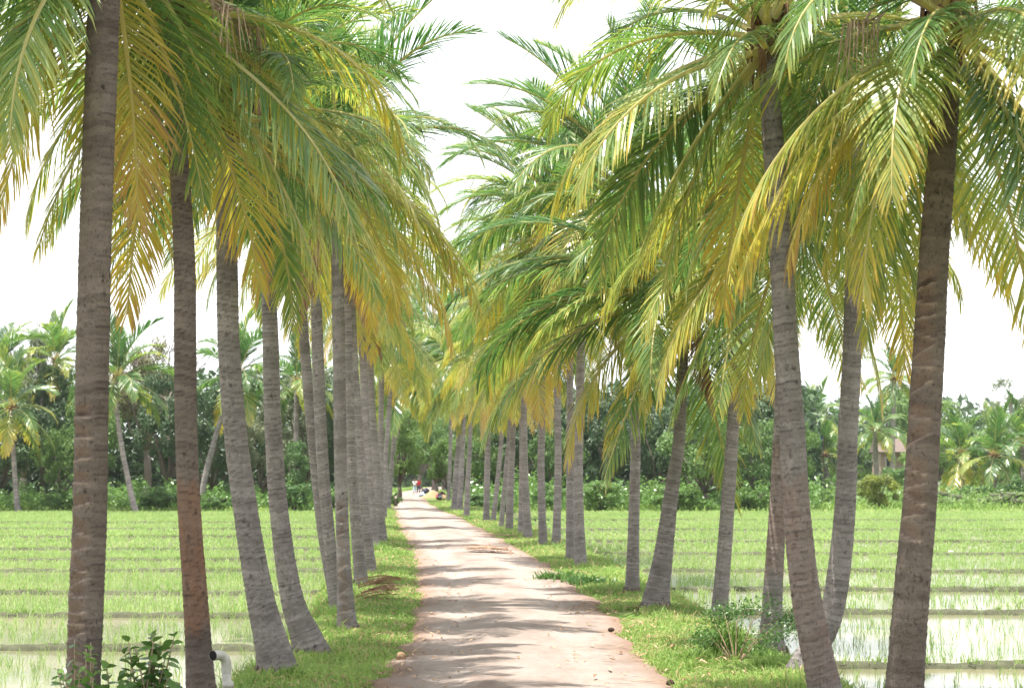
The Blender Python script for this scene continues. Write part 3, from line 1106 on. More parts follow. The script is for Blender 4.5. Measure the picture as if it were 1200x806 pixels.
GL, GR = "coconut palms along the left side of the road", "coconut palms along the right side of the road"
ROW = [
    # left row, near to far
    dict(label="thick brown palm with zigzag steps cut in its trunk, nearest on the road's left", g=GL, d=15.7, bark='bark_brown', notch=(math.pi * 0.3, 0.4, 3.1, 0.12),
         p=[(92, 840, 50), (97, 800, 41), (101, 700, 41), (105, 600, 40), (108, 450, 39), (111, 300, 38), (117, 130, 38), (122, -5, 38), (125, -75, 36)], seed=1, nf=28, avoid=(335, 85, 3), extra=((200, 8, 1.15), (215, 8, 1.1), (178, 9, 1.0)), dry=()),
    dict(label="slim palm with an orange-brown peeled band on its trunk, beside the white pipe", g=GL, d=17.1, bark='bark_brown', peel=(0.75, 2.05, 0.9),
         p=[(240, 815, 38), (235, 795, 33), (229, 700, 29), (222, 600, 27), (218, 500, 26), (217, 400, 26), (216, 300, 25), (209, 180, 23), (201, 30, 21)], avoid=(275, 65, 4), seed=2, nf=23),
    dict(label="grey palm with a swollen foot leaning left, standing just right of the white pipe", g=GL, d=18.8,
         p=[(326, 794, 52), (322, 770, 42), (305, 700, 33), (288, 600, 29), (275, 500, 27), (268, 400, 26), (266, 300, 25), (264, 150, 22)], Lf=0.92, skip=1, seed=3, nf=28),
    dict(label="grey palm with a spreading curved foot at the grass edge, before the notched ringed palm", g=GL, d=21.0,
         p=[(368, 770, 50), (360, 750, 36), (342, 700, 27), (327, 600, 22), (320, 500, 20), (317, 400, 19), (314, 300, 17), (310, 135, 15)], Lf=0.9, skip=2, seed=4, nf=28),
    dict(label="ringed grey-brown palm with pale cuts near its foot beside the dry frond heap", g=GL, d=24.3, notch=(math.pi * 0.45, 0.25, 1.7, 0.13),
         p=[(409, 741, 29), (406, 720, 21), (402, 640, 16), (399, 540, 15), (397, 400, 15), (395, 300, 14), (393, 200, 13)], skip=1, seed=5, nf=26),
    dict(label="thin palm curving left at the paddy edge, close in front of its twin trunk", g=GL, d=27.7,
         p=[(397, 719, 16), (393, 700, 15), (385, 620, 14), (378, 540, 14), (373, 430, 14), (370, 330, 13), (365, 200, 12)], skip=2, seed=6, nf=25),
    dict(label="thinner palm bowed further left, half hidden behind its twin trunk at the paddy edge", g=GL, d=29.2,
         p=[(395, 709, 14), (390, 690, 13), (378, 620, 13), (367, 520, 13), (358, 420, 12), (352, 340, 12), (345, 240, 11)], skip=2, seed=7, nf=25),
    dict(label="pale grey palm beside the small dark husk on the left verge", g=GL, d=34.8,
         p=[(424, 687, 19), (422, 670, 15), (416, 600, 13), (411, 520, 12), (408, 430, 12), (405, 330, 11), (402, 245, 10)], skip=1, seed=8, nf=25, dry=((-30, 0.9),)),
    dict(label="grey palm right behind the pale one by the dark husk, left verge", g=GL, d=39.5,
         p=[(435, 671, 15), (433, 655, 13), (426, 590, 12), (420, 500, 11), (414, 410, 10), (410, 285, 10)], seed=9, nf=25),
    dict(label="straight palm second from the far end of the clear left row", g=GL, d=53.0,
         p=[(439, 643, 13), (438, 630, 11), (433, 570, 10), (428, 480, 9), (421, 330, 8)], seed=10, nf=25),
    dict(label="thick-footed palm at the far end of the clear left row, by the road bend", g=GL, d=57.0,
         p=[(449, 639, 15), (447, 625, 12), (442, 560, 10), (436, 480, 9), (430, 345, 8)], seed=11, nf=25),
    dict(label="distant palm mostly hidden behind the last trunks of the left row", g=GL, d=72.0,
         p=[(447, 622, 10), (446, 610, 8), (446, 540, 7), (448, 375, 6)], Lf=1.35, seed=12, nf=23),
    dict(label="furthest palm of the left row, its yellow crown just over the road", g=GL, d=90.0,
         p=[(450, 610, 9), (450, 600, 7), (452, 540, 6), (462, 392, 5)], Lf=1.5, seed=13, nf=23),
    dict(label="small far palm whose crown leans over the road beyond the left row", g=GL, d=118.0,
         p=[(455, 601, 7), (455, 592, 6), (460, 530, 5), (472, 425, 4.5)], Lf=1.45, seed=14, nf=22),
    dict(label="faint palm crown beyond the left row, over the walkers", g=GL, d=160.0,
         p=[(457, 588, 6), (457, 580, 5), (462, 530, 4), (478, 420, 3.5)], Lf=1.5, seed=15, nf=20),
    # right row, near to far
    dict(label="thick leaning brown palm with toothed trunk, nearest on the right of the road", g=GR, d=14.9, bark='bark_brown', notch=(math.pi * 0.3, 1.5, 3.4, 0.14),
         p=[(1055, 852, 52), (1060, 806, 44), (1068, 700, 42), (1077, 600, 40), (1083, 500, 38), (1089, 400, 37), (1096, 280, 35), (1106, 150, 33), (1112, 40, 31)], avoid=(265, 38, 8), seed=21, nf=31, wind=0.25,
         extra=((-35, 8, 1.1), (-58, 8, 1.0), (-15, 7, 1.1), (235, 7, 0.9), (205, 7, 1.1), (255, 5, 0.8), (285, 5, 0.85)), dry=()),
    dict(label="pitted reddish-grey palm leaning left, crossing in front of a curved trunk", g=GR, d=16.5,
         p=[(972, 826, 48), (965, 800, 38), (945, 700, 35), (934, 600, 32), (928, 500, 30), (921, 400, 29), (915, 290, 27), (906, 165, 25), (900, 62, 23)], extra=((255, 5, 0.8), (290, 5, 0.85), (215, 6, 1.0)), seed=22, nf=28, wind=0.4, peel=(0.2, 2.0, 0.45)),
    dict(label="palm with a curved foot leaning right, behind the pitted reddish trunk", g=GR, d=18.8,
         p=[(930, 794, 36), (945, 775, 30), (968, 738, 27), (980, 690, 27), (990, 600, 25), (994, 500, 23), (999, 400, 22), (1001, 300, 20), (1003, 150, 17)], seed=23, nf=26, wind=0.2),
    dict(label="straight brownish palm rising behind the fine-leaved shrub", g=GR, d=21.4, peel=(0.9, 2.4, 0.5),
         p=[(903, 765, 40), (904, 740, 27), (906, 690, 23), (911, 600, 20), (915, 500, 17), (919, 400, 16), (927, 250, 14)], seed=24, nf=26, wind=0.4),
    dict(label="slender ringed palm left of the fine-leaved shrub, leaning slightly right", g=GR, d=27.3,
         p=[(841, 722, 24), (844, 705, 19), (850, 630, 17), (857, 530, 15), (863, 440, 14), (868, 300, 13)], seed=25, nf=26, wind=0.5),
    dict(label="pale palm with a broad conical foot and a dead frond hanging under its crown", g=GR, d=28.4,
         p=[(767, 714, 36), (770, 695, 29), (778, 645, 22), (789, 560, 16), (796, 510, 14), (803, 345, 12)], Lf=1.2, extra=((180, 3, 1.3), (192, 4, 1.35), (168, 4, 1.3), (203, 5, 1.25), (160, 5, 1.3), (186, 6, 1.3), (222, 5, 1.2)), seed=26, nf=15, wind=0.6, dry=((-10, 0.62), (-20, 0.75)), old=0.4),
    dict(label="straight dark palm just left of the broad-footed pale one", g=GR, d=32.2,
         p=[(740, 696, 19), (741, 680, 16), (743, 600, 13), (745, 500, 12), (748, 235, 11)], Lf=1.35, extra=((185, 1, 1.1), (160, 2, 1.1), (205, 2, 1.1), (180, 3, 1.1)), seed=27, nf=26, wind=0.6),
    dict(label="straight grey palm, right trunk of the close pair left of the dark palm", g=GR, d=42.0,
         p=[(681, 665, 18), (680, 650, 14), (678, 580, 11), (679, 490, 10), (684, 280, 9)], Lf=1.4, extra=((180, 1, 1.1), (200, 2, 1.1), (165, 3, 1.1)), seed=28, nf=26, wind=0.6),
    dict(label="straight smooth palm, left trunk of the close pair left of the dark palm", g=GR, d=45.0,
         p=[(668, 659, 12), (668, 645, 10), (668, 560, 9), (668, 460, 8), (666, 270, 8)], Lf=1.4, extra=((190, 1, 1.1), (175, 2, 1.1), (210, 3, 1.1)), seed=29, nf=26, wind=0.6),
    dict(label="single palm between the close pair and the foot-spreading palm further up", g=GR, d=54.0,
         p=[(651, 640, 13), (652, 628, 10), (654, 550, 8.5), (653, 455, 8), (651, 315, 8)], Lf=1.4, seed=30, nf=25, wind=0.6),
    dict(label="grey palm standing just left of the single slim one, right of two close trunks", g=GR, d=56.0,
         p=[(637, 640, 13), (636, 628, 10), (634, 550, 8.5), (635, 480, 8), (634, 368, 7.5)], Lf=1.3, seed=31, nf=25, wind=0.6),
    dict(label="palm tapering upward from a wide foot, front one of two close trunks", g=GR, d=62.0,
         p=[(620, 632, 13), (618, 618, 10), (615, 550, 8), (614, 480, 7), (613, 380, 7)], Lf=1.3, seed=32, nf=25, wind=0.6),
    dict(label="palm half hidden behind the wide-footed one of two close trunks", g=GR, d=65.0,
         p=[(611, 629, 10), (611, 616, 8), (612, 550, 7), (612, 490, 7), (612, 400, 7)], Lf=1.2, seed=33, nf=23, wind=0.6),
    dict(label="dark straight palm mid-way along the far part of the right row", g=GR, d=68.0,
         p=[(597, 625, 11), (597, 612, 9), (599, 550, 8), (601, 495, 7), (602, 405, 6.5)], Lf=1.3, seed=34, nf=25, wind=0.6),
    dict(label="thin palm leaning right next to the dark straight one, far right row", g=GR, d=74.0,
         p=[(587, 618, 7), (588, 608, 6), (593, 550, 5.5), (597, 500, 5), (599, 425, 5)], Lf=1.2, seed=35, nf=23, wind=0.6),
    dict(label="thin palm leaning right behind a pair of grey trunks, far right row", g=GR, d=83.0,
         p=[(577, 612, 7), (579, 600, 6), (585, 545, 5.5), (588, 500, 5), (589, 430, 5)], Lf=1.2, seed=36, nf=23, wind=0.6),
    dict(label="taller grey palm, the left of the far pair over the green weeds", g=GR, d=84.0,
         p=[(570, 613, 9), (570, 602, 7.5), (571, 550, 7), (572, 500, 6), (572, 425, 6)], Lf=1.3, seed=37, nf=23, wind=0.6),
    dict(label="lone far palm standing just right of the far grey clump near the bend", g=GR, d=96.0,
         p=[(547, 607, 8), (547, 596, 7), (549, 550, 6), (551, 510, 5), (552, 420, 5)], Lf=1.45, seed=38, nf=23, wind=0.6),
    dict(label="right trunk of the far grey clump near the road bend", g=GR, d=110.0,
         p=[(539, 600, 8), (539, 590, 7), (541, 550, 6), (543, 510, 5), (546, 410, 5)], Lf=1.4, seed=39, nf=23, wind=0.6),
    dict(label="left trunk of the far grey clump near the road bend", g=GR, d=113.0,
         p=[(532, 599, 9), (533, 590, 8), (535, 550, 7), (538, 505, 5), (540, 425, 5)], Lf=1.4, seed=40, nf=23, wind=0.6),
    dict(label="far palm standing behind the sand heap at the bend", g=GR, d=150.0,
         p=[(527, 590, 6), (526, 580, 5), (527, 550, 4.5), (528, 510, 4), (529, 425, 4)], Lf=1.5, seed=41, nf=17, wind=0.5),
]
for k in ROW:
    palm("coconut_palm", k['label'], k['g'], k['p'], k['d'], k['seed'], k.get('nf', 26), k.get('Lf', 1.0), k.get('wind', 0.0), 180.0,
         k.get('bark', 'bark_grey'), k.get('notch'), k.get('peel'), k['d'] > 100, k.get('dry', ()), k.get('old', 0.0), 2, k.get('extra', ()), k.get('skip', 0), k.get('avoid', (270, 78, 5) if k['d'] < 26 else None))

GB = "coconut palms standing beyond the paddies"
BACK = [
    ("leaning palm with yellowish hanging crown at the far field edge, leftmost of the far palms", 138, [(22, 606, 8), (20, 590, 7), (17, 550, 6), (13, 480, 6)], 51, 1.0),
    ("tall green palm crown rising above the wood left of the notched trunk", 152, [(70, 600, 8), (68, 560, 7), (66, 480, 6), (65, 425, 6)], 52, 1.05),
    ("palm leaning left with a pale bent crown, just right of the notched trunk", 137, [(160, 604, 8), (154, 580, 7), (142, 520, 6), (136, 470, 6), (137, 445, 5)], 53, 1.15),
    ("palm with a wide pale crown leaning right, seen behind the swollen-footed palm", 145, [(236, 585, 8), (240, 560, 7), (256, 500, 6), (274, 455, 6), (280, 440, 5)], 54, 1.1),
    ("dark palm crown at the left rim of the wood, above the leaning yellowish palm", 150, [(-4, 605, 8), (-4, 570, 7), (-3, 480, 6), (-2, 435, 6)], 55, 1.0),
    ("palm crown behind the twin bowed trunks of the left row", 150, [(345, 600, 8), (346, 560, 7), (347, 500, 6), (348, 450, 6)], 60, 1.0),
    ("small dark green palm beside the blue tarpaulin beyond the right paddies", 190, [(969, 566, 7), (969, 558, 6), (968, 548, 5), (967, 535, 5)], 56, 0.85),
    ("palm with pale drooping fronds in front of the pinkish house", 200, [(1027, 560, 7), (1027, 550, 6), (1026, 530, 6), (1026, 505, 5)], 57, 0.95),
    ("tall palm rising highest behind the nearest right trunk", 230, [(1046, 560, 7), (1046, 530, 6), (1047, 480, 5), (1048, 445, 5)], 58, 1.15),
    ("young palm with yellow drooping fronds, first one right of the nearest right trunk", 170, [(1126, 560, 9), (1126, 556, 8), (1126, 545, 7), (1127, 535, 6)], 61, 1.0),
    ("young palm with the widest drooping yellow fronds among the low far bushes", 165, [(1164, 566, 9), (1164, 560, 8), (1164, 548, 7), (1165, 535, 7)], 62, 1.1),
    ("young green palm cut by the right rim of the photo", 175, [(1200, 562, 8), (1200, 556, 8), (1199, 540, 7), (1198, 522, 6)], 63, 1.1),
    ("pale palm crown peeping between the two right-hand curved trunks", 210, [(955, 565, 6), (955, 550, 6), (956, 520, 5), (957, 490, 5)], 64, 1.0),
]
for label, d, p, seed, lf in BACK:
    palm("coconut_palm", label, GB, p, d, seed, 19, lf * 1.2, 0.25, 0.0, 'bark_grey', far=True, stalks=0, skip_old=1)


# ------------------------------------------------------------------ broadleaf trees and bushes
def leaf_cloud(name, rx, ry, rz, nclump, per, leaf, seed, shell=0.55, flat=0.0, clr=0.3, bottom=-0.75):
    """a crown of many small leaf faces gathered in uneven clumps; centre at the origin"""
    rs = np.random.RandomState(seed)
    cs = []
    while len(cs) < nclump:
        v = rs.normal(0, 1, 3)
        v /= np.linalg.norm(v)
        r = rs.uniform(shell, 1.0)
        if v[2] * r < bottom:
            continue
        cs.append(v * r * np.array([rx, ry, rz]) * rs.uniform(0.8, 1.12))
    cs = np.array(cs)
    cr_ = rs.uniform(0.6, 1.25, nclump) * clr * (rx + ry + rz) / 3
    ctone = rs.uniform(0, 1, nclump)
    idx = np.repeat(np.arange(nclump), per)
    m = len(idx)
    v = rs.normal(0, 1, (m, 3))
    v /= np.linalg.norm(v, axis=1)[:, None]
    rad = rs.uniform(0, 1, m) ** 0.45
    P = cs[idx] + v * (rad * cr_[idx])[:, None] * np.array([1, 1, 0.75 - flat])
    nrm = v + np.array([0, 0, 0.6]) + rs.normal(0, 0.55, (m, 3))
    nrm /= np.linalg.norm(nrm, axis=1)[:, None]
    a = np.cross(nrm, rs.normal(0, 1, (m, 3)))
    a /= np.linalg.norm(a, axis=1)[:, None] + 1e-9
    b = np.cross(nrm, a)
    sz = leaf * rs.uniform(0.6, 1.3, m)
    V = np.empty((m, 4, 3))
    V[:, 0] = P - a * sz[:, None]
    V[:, 1] = P - b * sz[:, None] * 0.42 + nrm * sz[:, None] * 0.12
    V[:, 2] = P + a * sz[:, None]
    V[:, 3] = P + b * sz[:, None] * 0.42 + nrm * sz[:, None] * 0.12
    q = np.arange(m)[:, None] * 4 + np.arange(4)[None, :]
    C = np.zeros((m, 4, 4))
    C[:, :, 1] = np.clip(0.6 * ctone[idx] + 0.4 * rs.uniform(0, 1, m), 0, 1)[:, None]
    C[:, :, 3] = 1
    return fastmesh(name, V.reshape(-1, 3), [q], C.reshape(-1, 4)), cs


CR = [leaf_cloud("crown", 4.2, 4.2, 3.6, 34, 190, 0.20, 700 + k, 0.45, 0.1, 0.30) for k in range(5)]
CR_AIRY = [leaf_cloud("crown", 4.0, 4.0, 3.4, 26, 90, 0.18, 720 + k, 0.5, 0.1, 0.22) for k in range(2)]
BU = [leaf_cloud("foliage", 1.5, 1.3, 1.0, 30, 190, 0.085, 740 + k, 0.45, 0.0, 0.30, -0.95) for k in range(4)]
_mesh_mat = {}


def with_mat(me, mat):
    k = (me.name, mat)
    if k not in _mesh_mat:
        c = me.copy()
        c.materials.clear()
        c.materials.append(M[mat])
        _mesh_mat[k] = c
    return _mesh_mat[k]


def tree(label, px, d, ytop, wpx, mat, seed, group="broadleaf trees beyond the paddies", ybase=None, airy=False, name="broadleaf_tree", htr=0.35, lean=0.0):
    """crown top at photo row ytop, crown wpx wide"""
    rnd = random.Random(seed)
    p = at(px, 560, d)
    z0 = gz(p.x, d)
    H = at(px, ytop, d).z - z0
    Wm = wpx * d / FPX
    root = empty(name, (p.x, d, z0))
    tag(root, label, "tree", group)
    me, cs = (CR_AIRY if airy else CR)[seed % (2 if airy else 5)]
    ch = H * (1 - htr)
    s = (Wm / 8.6, Wm / 8.6, ch / 7.6)
    rz = rnd.uniform(0, 6.28)
    c = link("crown", with_mat(me, mat), None, root, (lean, 0, H - ch * 0.5), rz, s)
    mb = MB()
    hub = Vector((lean * 0.7, 0, H * htr * 1.05))
    r0 = 0.035 * H * 0.75
    mb.tube([(0, 0, -0.2), (0, 0, 0.15), (lean * 0.3 + rnd.uniform(-.2, .2), 0, H * htr * 0.55), hub], [r0 * 1.5, r0 * 1.1, r0 * 0.85, r0 * 0.7], 9)
    link("trunk", mb.mesh("trunk", True), M['wood'], root)
    mb = MB()
    for k in range(9):
        q = cs[rnd.randrange(len(cs))]
        ca, sa = math.cos(rz), math.sin(rz)
        tgt = Vector(((q[0] * ca - q[1] * sa) * s[0] + lean, (q[0] * sa + q[1] * ca) * s[1], q[2] * s[2] + H - ch * 0.5))
        midp = hub.lerp(tgt, 0.5) + Vector((rnd.uniform(-.4, .4), rnd.uniform(-.4, .4), -0.2))
        mb.tube([hub, midp, tgt], [r0 * 0.5, r0 * 0.3, r0 * 0.08], 6)
    link("limbs", mb.mesh("limbs", True), M['wood'], root)
    return root


def bush(label, px, d, ytop, wpx, mat, seed, group="bushes at the far edge of the paddies", ybase=None):
    rnd = random.Random(seed)
    p = at(px, 560, d)
    z0 = gz(p.x, d)
    H = max(at(px, ytop, d).z - z0, 0.4)
    Wm = wpx * d / FPX
    root = empty("bush", (p.x, d, z0))
    tag(root, label, "bush", group)
    me, cs = BU[seed % 4]
    link("foliage", with_mat(me, mat), None, root, (0, 0, H * 0.42), rnd.uniform(0, 6.28), (Wm / 3.6, Wm / 3.6, H / 2.3))
    mb = MB()
    for k in range(6):
        a = rnd.uniform(0, 6.28)
        mb.tube([(0, 0, -0.1), (math.cos(a) * Wm * 0.12, math.sin(a) * Wm * 0.12, H * 0.4), (math.cos(a) * Wm * 0.3, math.sin(a) * Wm * 0.3, H * 0.7)], [0.05, 0.035, 0.012], 5)
    link("stem", mb.mesh("stem"), M['wood'], root)


TREES = [
    # left of the road
    ("very dark tree at the left rim behind the leaning yellowish palm", 0, 146, 455, 110, 'tree_dark', 1),
    ("light green tree with feathery crown just left of the notched trunk", 72, 141, 490, 70, 'tree_light', 2),
    ("dark tree filling the gap under the tall palm crown", 50, 150, 430, 90, 'tree_dark', 3),
    ("grey-green tree at the top left of the wood", 28, 165, 378, 70, 'tree_grey', 4),
    ("pale olive tree with a broad dry-looking crown under the bare tree", 172, 165, 392, 90, 'tree_olive', 5),
    ("dark dense tree with a visible trunk just left of the peeled palm", 196, 147, 420, 90, 'tree_dark', 6),
    ("dark tree behind the notched trunk", 112, 150, 440, 80, 'tree_mid', 7),
    ("dark blue-green tree between the peeled palm and the swollen-footed palm", 248, 152, 455, 90, 'tree_dark', 8),
    ("grey-green tree right of the swollen-footed palm", 305, 150, 470, 80, 'tree_grey', 9),
    ("tall grey-green tree behind the twin bowed trunks", 358, 160, 425, 100, 'tree_grey', 10),
    ("bright mid-green tree low between the curved-foot palm and the twin trunks", 345, 142, 510, 60, 'tree_mid', 11),
    ("dark tree hidden behind the cluster of left row trunks", 410, 155, 440, 90, 'tree_dark', 12),
    ("fresh green tree leaning over the left side of the far road", 468, 165, 478, 64, 'tree_light', 13),
    ("mid-green tree behind the last left row palm", 440, 150, 490, 60, 'tree_mid', 14),
    ("tall tree closing the view at the end of the road", 492, 330, 455, 80, 'tree_mid', 15),
    ("light tree beside the road end, right of the tall closing tree", 520, 260, 475, 70, 'tree_light', 16),
    ("rounded green tree left of the far road behind the walkers", 452, 270, 470, 60, 'tree_mid', 33),
    ("light green tree right of the far road behind the walkers", 508, 300, 480, 46, 'tree_light', 34),
    ("dark tree shading the right side of the road behind the sand heap", 511, 222, 488, 56, 'tree_mid', 35),
    ("dark tree shading the left side of the far road", 449, 205, 486, 40, 'tree_dark', 36),
    # right of the road
    ("fresh green tree over the sand heap at the bend", 524, 170, 505, 50, 'tree_light', 17),
    ("green tree behind the far grey clump of trunks", 556, 175, 480, 80, 'tree_mid', 18),
    ("dark tree behind the wide-footed palm of the right row", 615, 160, 470, 90, 'tree_dark', 19),
    ("mid-green tree left of the close pair of trunks", 650, 150, 490, 70, 'tree_mid', 20),
    ("tall very dark tree between the close pair and the straight dark palm", 712, 152, 455, 90, 'tree_dark', 21),
    ("dark tree between the straight dark palm and the broad-footed palm", 768, 147, 470, 90, 'tree_dark', 22),
    ("large mid-green rounded tree right of the broad-footed palm", 826, 141, 470, 90, 'tree_mid', 23),
    ("tall dark tree rising behind the slender ringed palm", 850, 155, 440, 100, 'tree_dark', 24),
    ("dark green tree between the slender ringed palm and the brownish straight palm", 888, 143, 490, 80, 'tree_mid', 25),
    ("light green tree behind the brownish straight palm", 925, 150, 480, 70, 'tree_light', 26),
    ("spreading green tree left of the nearest right trunk, above the house", 1052, 260, 440, 90, 'tree_mid', 27),
    ("green tree low behind the nearest right trunk", 1100, 240, 470, 90, 'tree_light', 28),
    ("broad green tree behind the young yellow palms", 1150, 260, 482, 110, 'tree_mid', 29),
    ("green tree at the right rim behind the young green palm", 1205, 240, 478, 80, 'tree_mid', 31),
    ("dark tree behind the small dark green palm", 985, 230, 470, 70, 'tree_dark', 32),
]
for label, px, d, yt, wpx, mat, seed in TREES:
    tree(label, px, d, yt, wpx, mat, seed, htr=0.14 if mat != 'tree_olive' else 0.3)
tree("airy grey-leaved tree standing tallest at the far right", 1181, 300, 433, 62, 'tree_grey', 30, airy=True, htr=0.3)

BUSHES = [
    ("bright green leafy bush at the field edge between notched and peeled trunks", 185, 139, 566, 74, 'shrub', 1),
    ("low green bush right of the peeled palm", 252, 138.5, 576, 50, 'shrub', 2),
    ("dark low bush at the left rim of the field edge", 70, 139, 572, 60, 'shrub', 3),
    ("green bush just right of the curved-foot palm", 345, 139, 556, 60, 'shrub', 4),
    ("low bush behind the twin bowed trunks", 390, 139, 575, 40, 'shrub', 5),
    ("wide shaggy bush right of the close pair of palms", 706, 139, 554, 66, 'shrub', 6),
    ("bush in deep shade left of the close pair of palms", 640, 140, 560, 50, 'shrub', 7),
    ("dark bush under the broad-footed palm's dead frond", 795, 139, 560, 80, 'shrub', 8),
    ("low dark bush right of the slender ringed palm", 880, 139, 566, 60, 'shrub', 9),
    ("round bush with a yellow-green top left of the nearest right trunk", 1030, 142, 543, 64, 'yellow_bush', 10),
    ("pale rough bush right of the nearest right trunk", 1110, 150, 572, 60, 'tree_grey', 11),
    ("wide pale bush at the right rim by the paddies", 1180, 146, 570, 80, 'tree_grey', 12),
    ("small bush between the round bush and the curved palm", 965, 150, 568, 44, 'shrub', 13),
    ("thick green scrub below the pinkish house", 1048, 205, 536, 60, 'shrub', 18),
    ("pale green scrub between the house and the nearest right trunk", 1085, 180, 552, 40, 'tree_grey', 19),
    ("green scrub right of the small dark palm and blue tarpaulin", 985, 175, 545, 40, 'shrub', 20),
    ("rough scrub behind the wide pale bush at the right rim", 1190, 160, 550, 60, 'shrub', 21),
    ("low green scrub in front of the young yellow palms", 1145, 160, 562, 70, 'shrub', 14),
    ("leafy bush on the left of the far road", 463, 130, 573, 18, 'shrub', 15),
    ("leafy weeds behind the far pair of right palms", 560, 125, 572, 46, 'shrub', 16),
    ("green weedy bush beneath the thin leaning far palms", 590, 132, 578, 40, 'shrub', 17),
]
for label, px, d, yt, wpx, mat, seed in BUSHES:
    bush(label, px, d, yt, wpx, mat, seed)


# the wood behind: a mass of foliage that cannot be told apart
def wood(px0, px1, d0, d1, yt, n, mat, seed, label):
    rs = np.random.RandomState(seed)
    px = rs.uniform(px0, px1, n)
    d = rs.uniform(d0, d1, n)
    topn = yt + 14 * vnoise(px * 0.09, 0 * px, seed)
    u = rs.uniform(0, 1, n) ** 0.8
    x = (px - 600) / FPX * d
    ztop = CAMH + (560 - topn) / FPX * d
    z = -0.4 + (ztop + 0.4) * (1 - u)
    P = np.stack([x, d, z], 1)
    nrm = rs.normal(0, 1, (n, 3)) + np.array([0, -0.3, 0.7])
    nrm /= np.linalg.norm(nrm, axis=1)[:, None]
    a = np.cross(nrm, rs.normal(0, 1, (n, 3)))
    a /= np.linalg.norm(a, axis=1)[:, None]
    b = np.cross(nrm, a)
    sz = rs.uniform(0.2, 0.55, n)[:, None] * np.mean([d0, d1]) / 170
    V = np.stack([P - a * sz, P - b * sz * .45, P + a * sz, P + b * sz * .45], 1)
    C = np.zeros((n, 4, 4))
    C[:, :, 1] = np.clip(0.5 + 0.4 * vnoise(px * 0.12, z * 0.5, seed + 1) + rs.normal(0, 0.18, n), 0, 1)[:, None]
    q = np.arange(n)[:, None] * 4 + np.arange(4)[None, :]
    o = link("wood", fastmesh("wood", V.reshape(-1, 3), [q], C.reshape(-1, 4)), M[mat])
    tag(o, label, kind="stuff")


wood(-260, 448, 168, 182, 432, 30000, 'tree_dark', 61, "dark wood closing the view beyond the left paddies")
wood(532, 960, 178, 192, 452, 30000, 'tree_dark', 62, "dark wood closing the view beyond the right paddies")
wood(425, 600, 420, 450, 448, 14000, 'tree_mid', 63, "green wood closing the far end of the road")
wood(950, 1460, 270, 300, 505, 18000, 'tree_light', 64, "green trees massed behind the far right palms")
wood(950, 1460, 560, 620, 470, 9000, 'tree_dark', 65, "faint far treeline above the right paddies")


# bare tree
def bare_tree():
    rnd = random.Random(4)
    d = 158
    foot = at(196, 600, d)
    z0 = gz(foot.x, d)
    H = at(196, 362, d).z - z0
    root = empty("bare_tree", (foot.x, d, z0))
    tag(root, "leafless tree with fine grey branches rising above the wood", "tree")
    mb = MB()
    mb.tube([(0, 0, -0.2), (0.1, 0, 3), (-0.1, 0, H * 0.55)], [0.34, 0.26, 0.2], 8)
    link("trunk", mb.mesh("trunk", True), M['wood'], root)
    mb = MB()

    def grow(p, dr, ln, r, depth):
        q = p + dr * ln * 0.5 + Vector((rnd.uniform(-.15, .15), rnd.uniform(-.15, .15), 0)) * ln
        e = q + (dr + Vector((rnd.uniform(-.3, .3), rnd.uniform(-.3, .3), 0.05))).normalized() * ln * 0.5
        mb.tube([p, q, e], [r, r * 0.8, r * 0.6], 4 if depth > 1 else 6, False)
        if depth < 4:
            for k in range(rnd.choice((2, 3))):
                nd = (dr + Vector((rnd.uniform(-1, 1), rnd.uniform(-1, 1), rnd.uniform(-.2, .5))) * 0.75).normalized()
                grow(e, nd, ln * rnd.uniform(0.6, 0.8), r * 0.58, depth + 1)

    for k in range(5):
        a = k * 1.26 + rnd.uniform(-.3, .3)
        grow(Vector((-0.1, 0, H * (0.5 + 0.01 * k))), Vector((math.cos(a) * 0.8, math.sin(a) * 0.8, 0.75)).normalized(), H * 0.17, 0.11, 0)
    link("branches", mb.mesh("branches"), M['wood'], root)


bare_tree()

# hills on the horizon
xs = np.linspace(-2600, 2600, 160)
top = 26 + 16 * vnoise(xs * 0.004, 0 * xs, 8) + 8 * vnoise(xs * 0.02, 0 * xs, 9)
vv = np.concatenate([np.stack([xs, 1500 + 0 * xs, -2 + 0 * xs], 1), np.stack([xs, 1750 + 0 * xs, top * 0.8], 1), np.stack([xs, 1950 + 0 * xs, top + 8], 1), np.stack([xs, 2400 + 0 * xs, -2 + 0 * xs], 1)])
n = len(xs)
Q = np.concatenate([np.stack([np.arange(n - 1) + k * n, np.arange(n - 1) + 1 + k * n, np.arange(n - 1) + 1 + (k + 1) * n, np.arange(n - 1) + (k + 1) * n], 1) for k in range(3)])
tag(link("hills", fastmesh("hills", vv, [Q], None, True), M['hill']), "low wooded hills on the horizon", kind="structure")


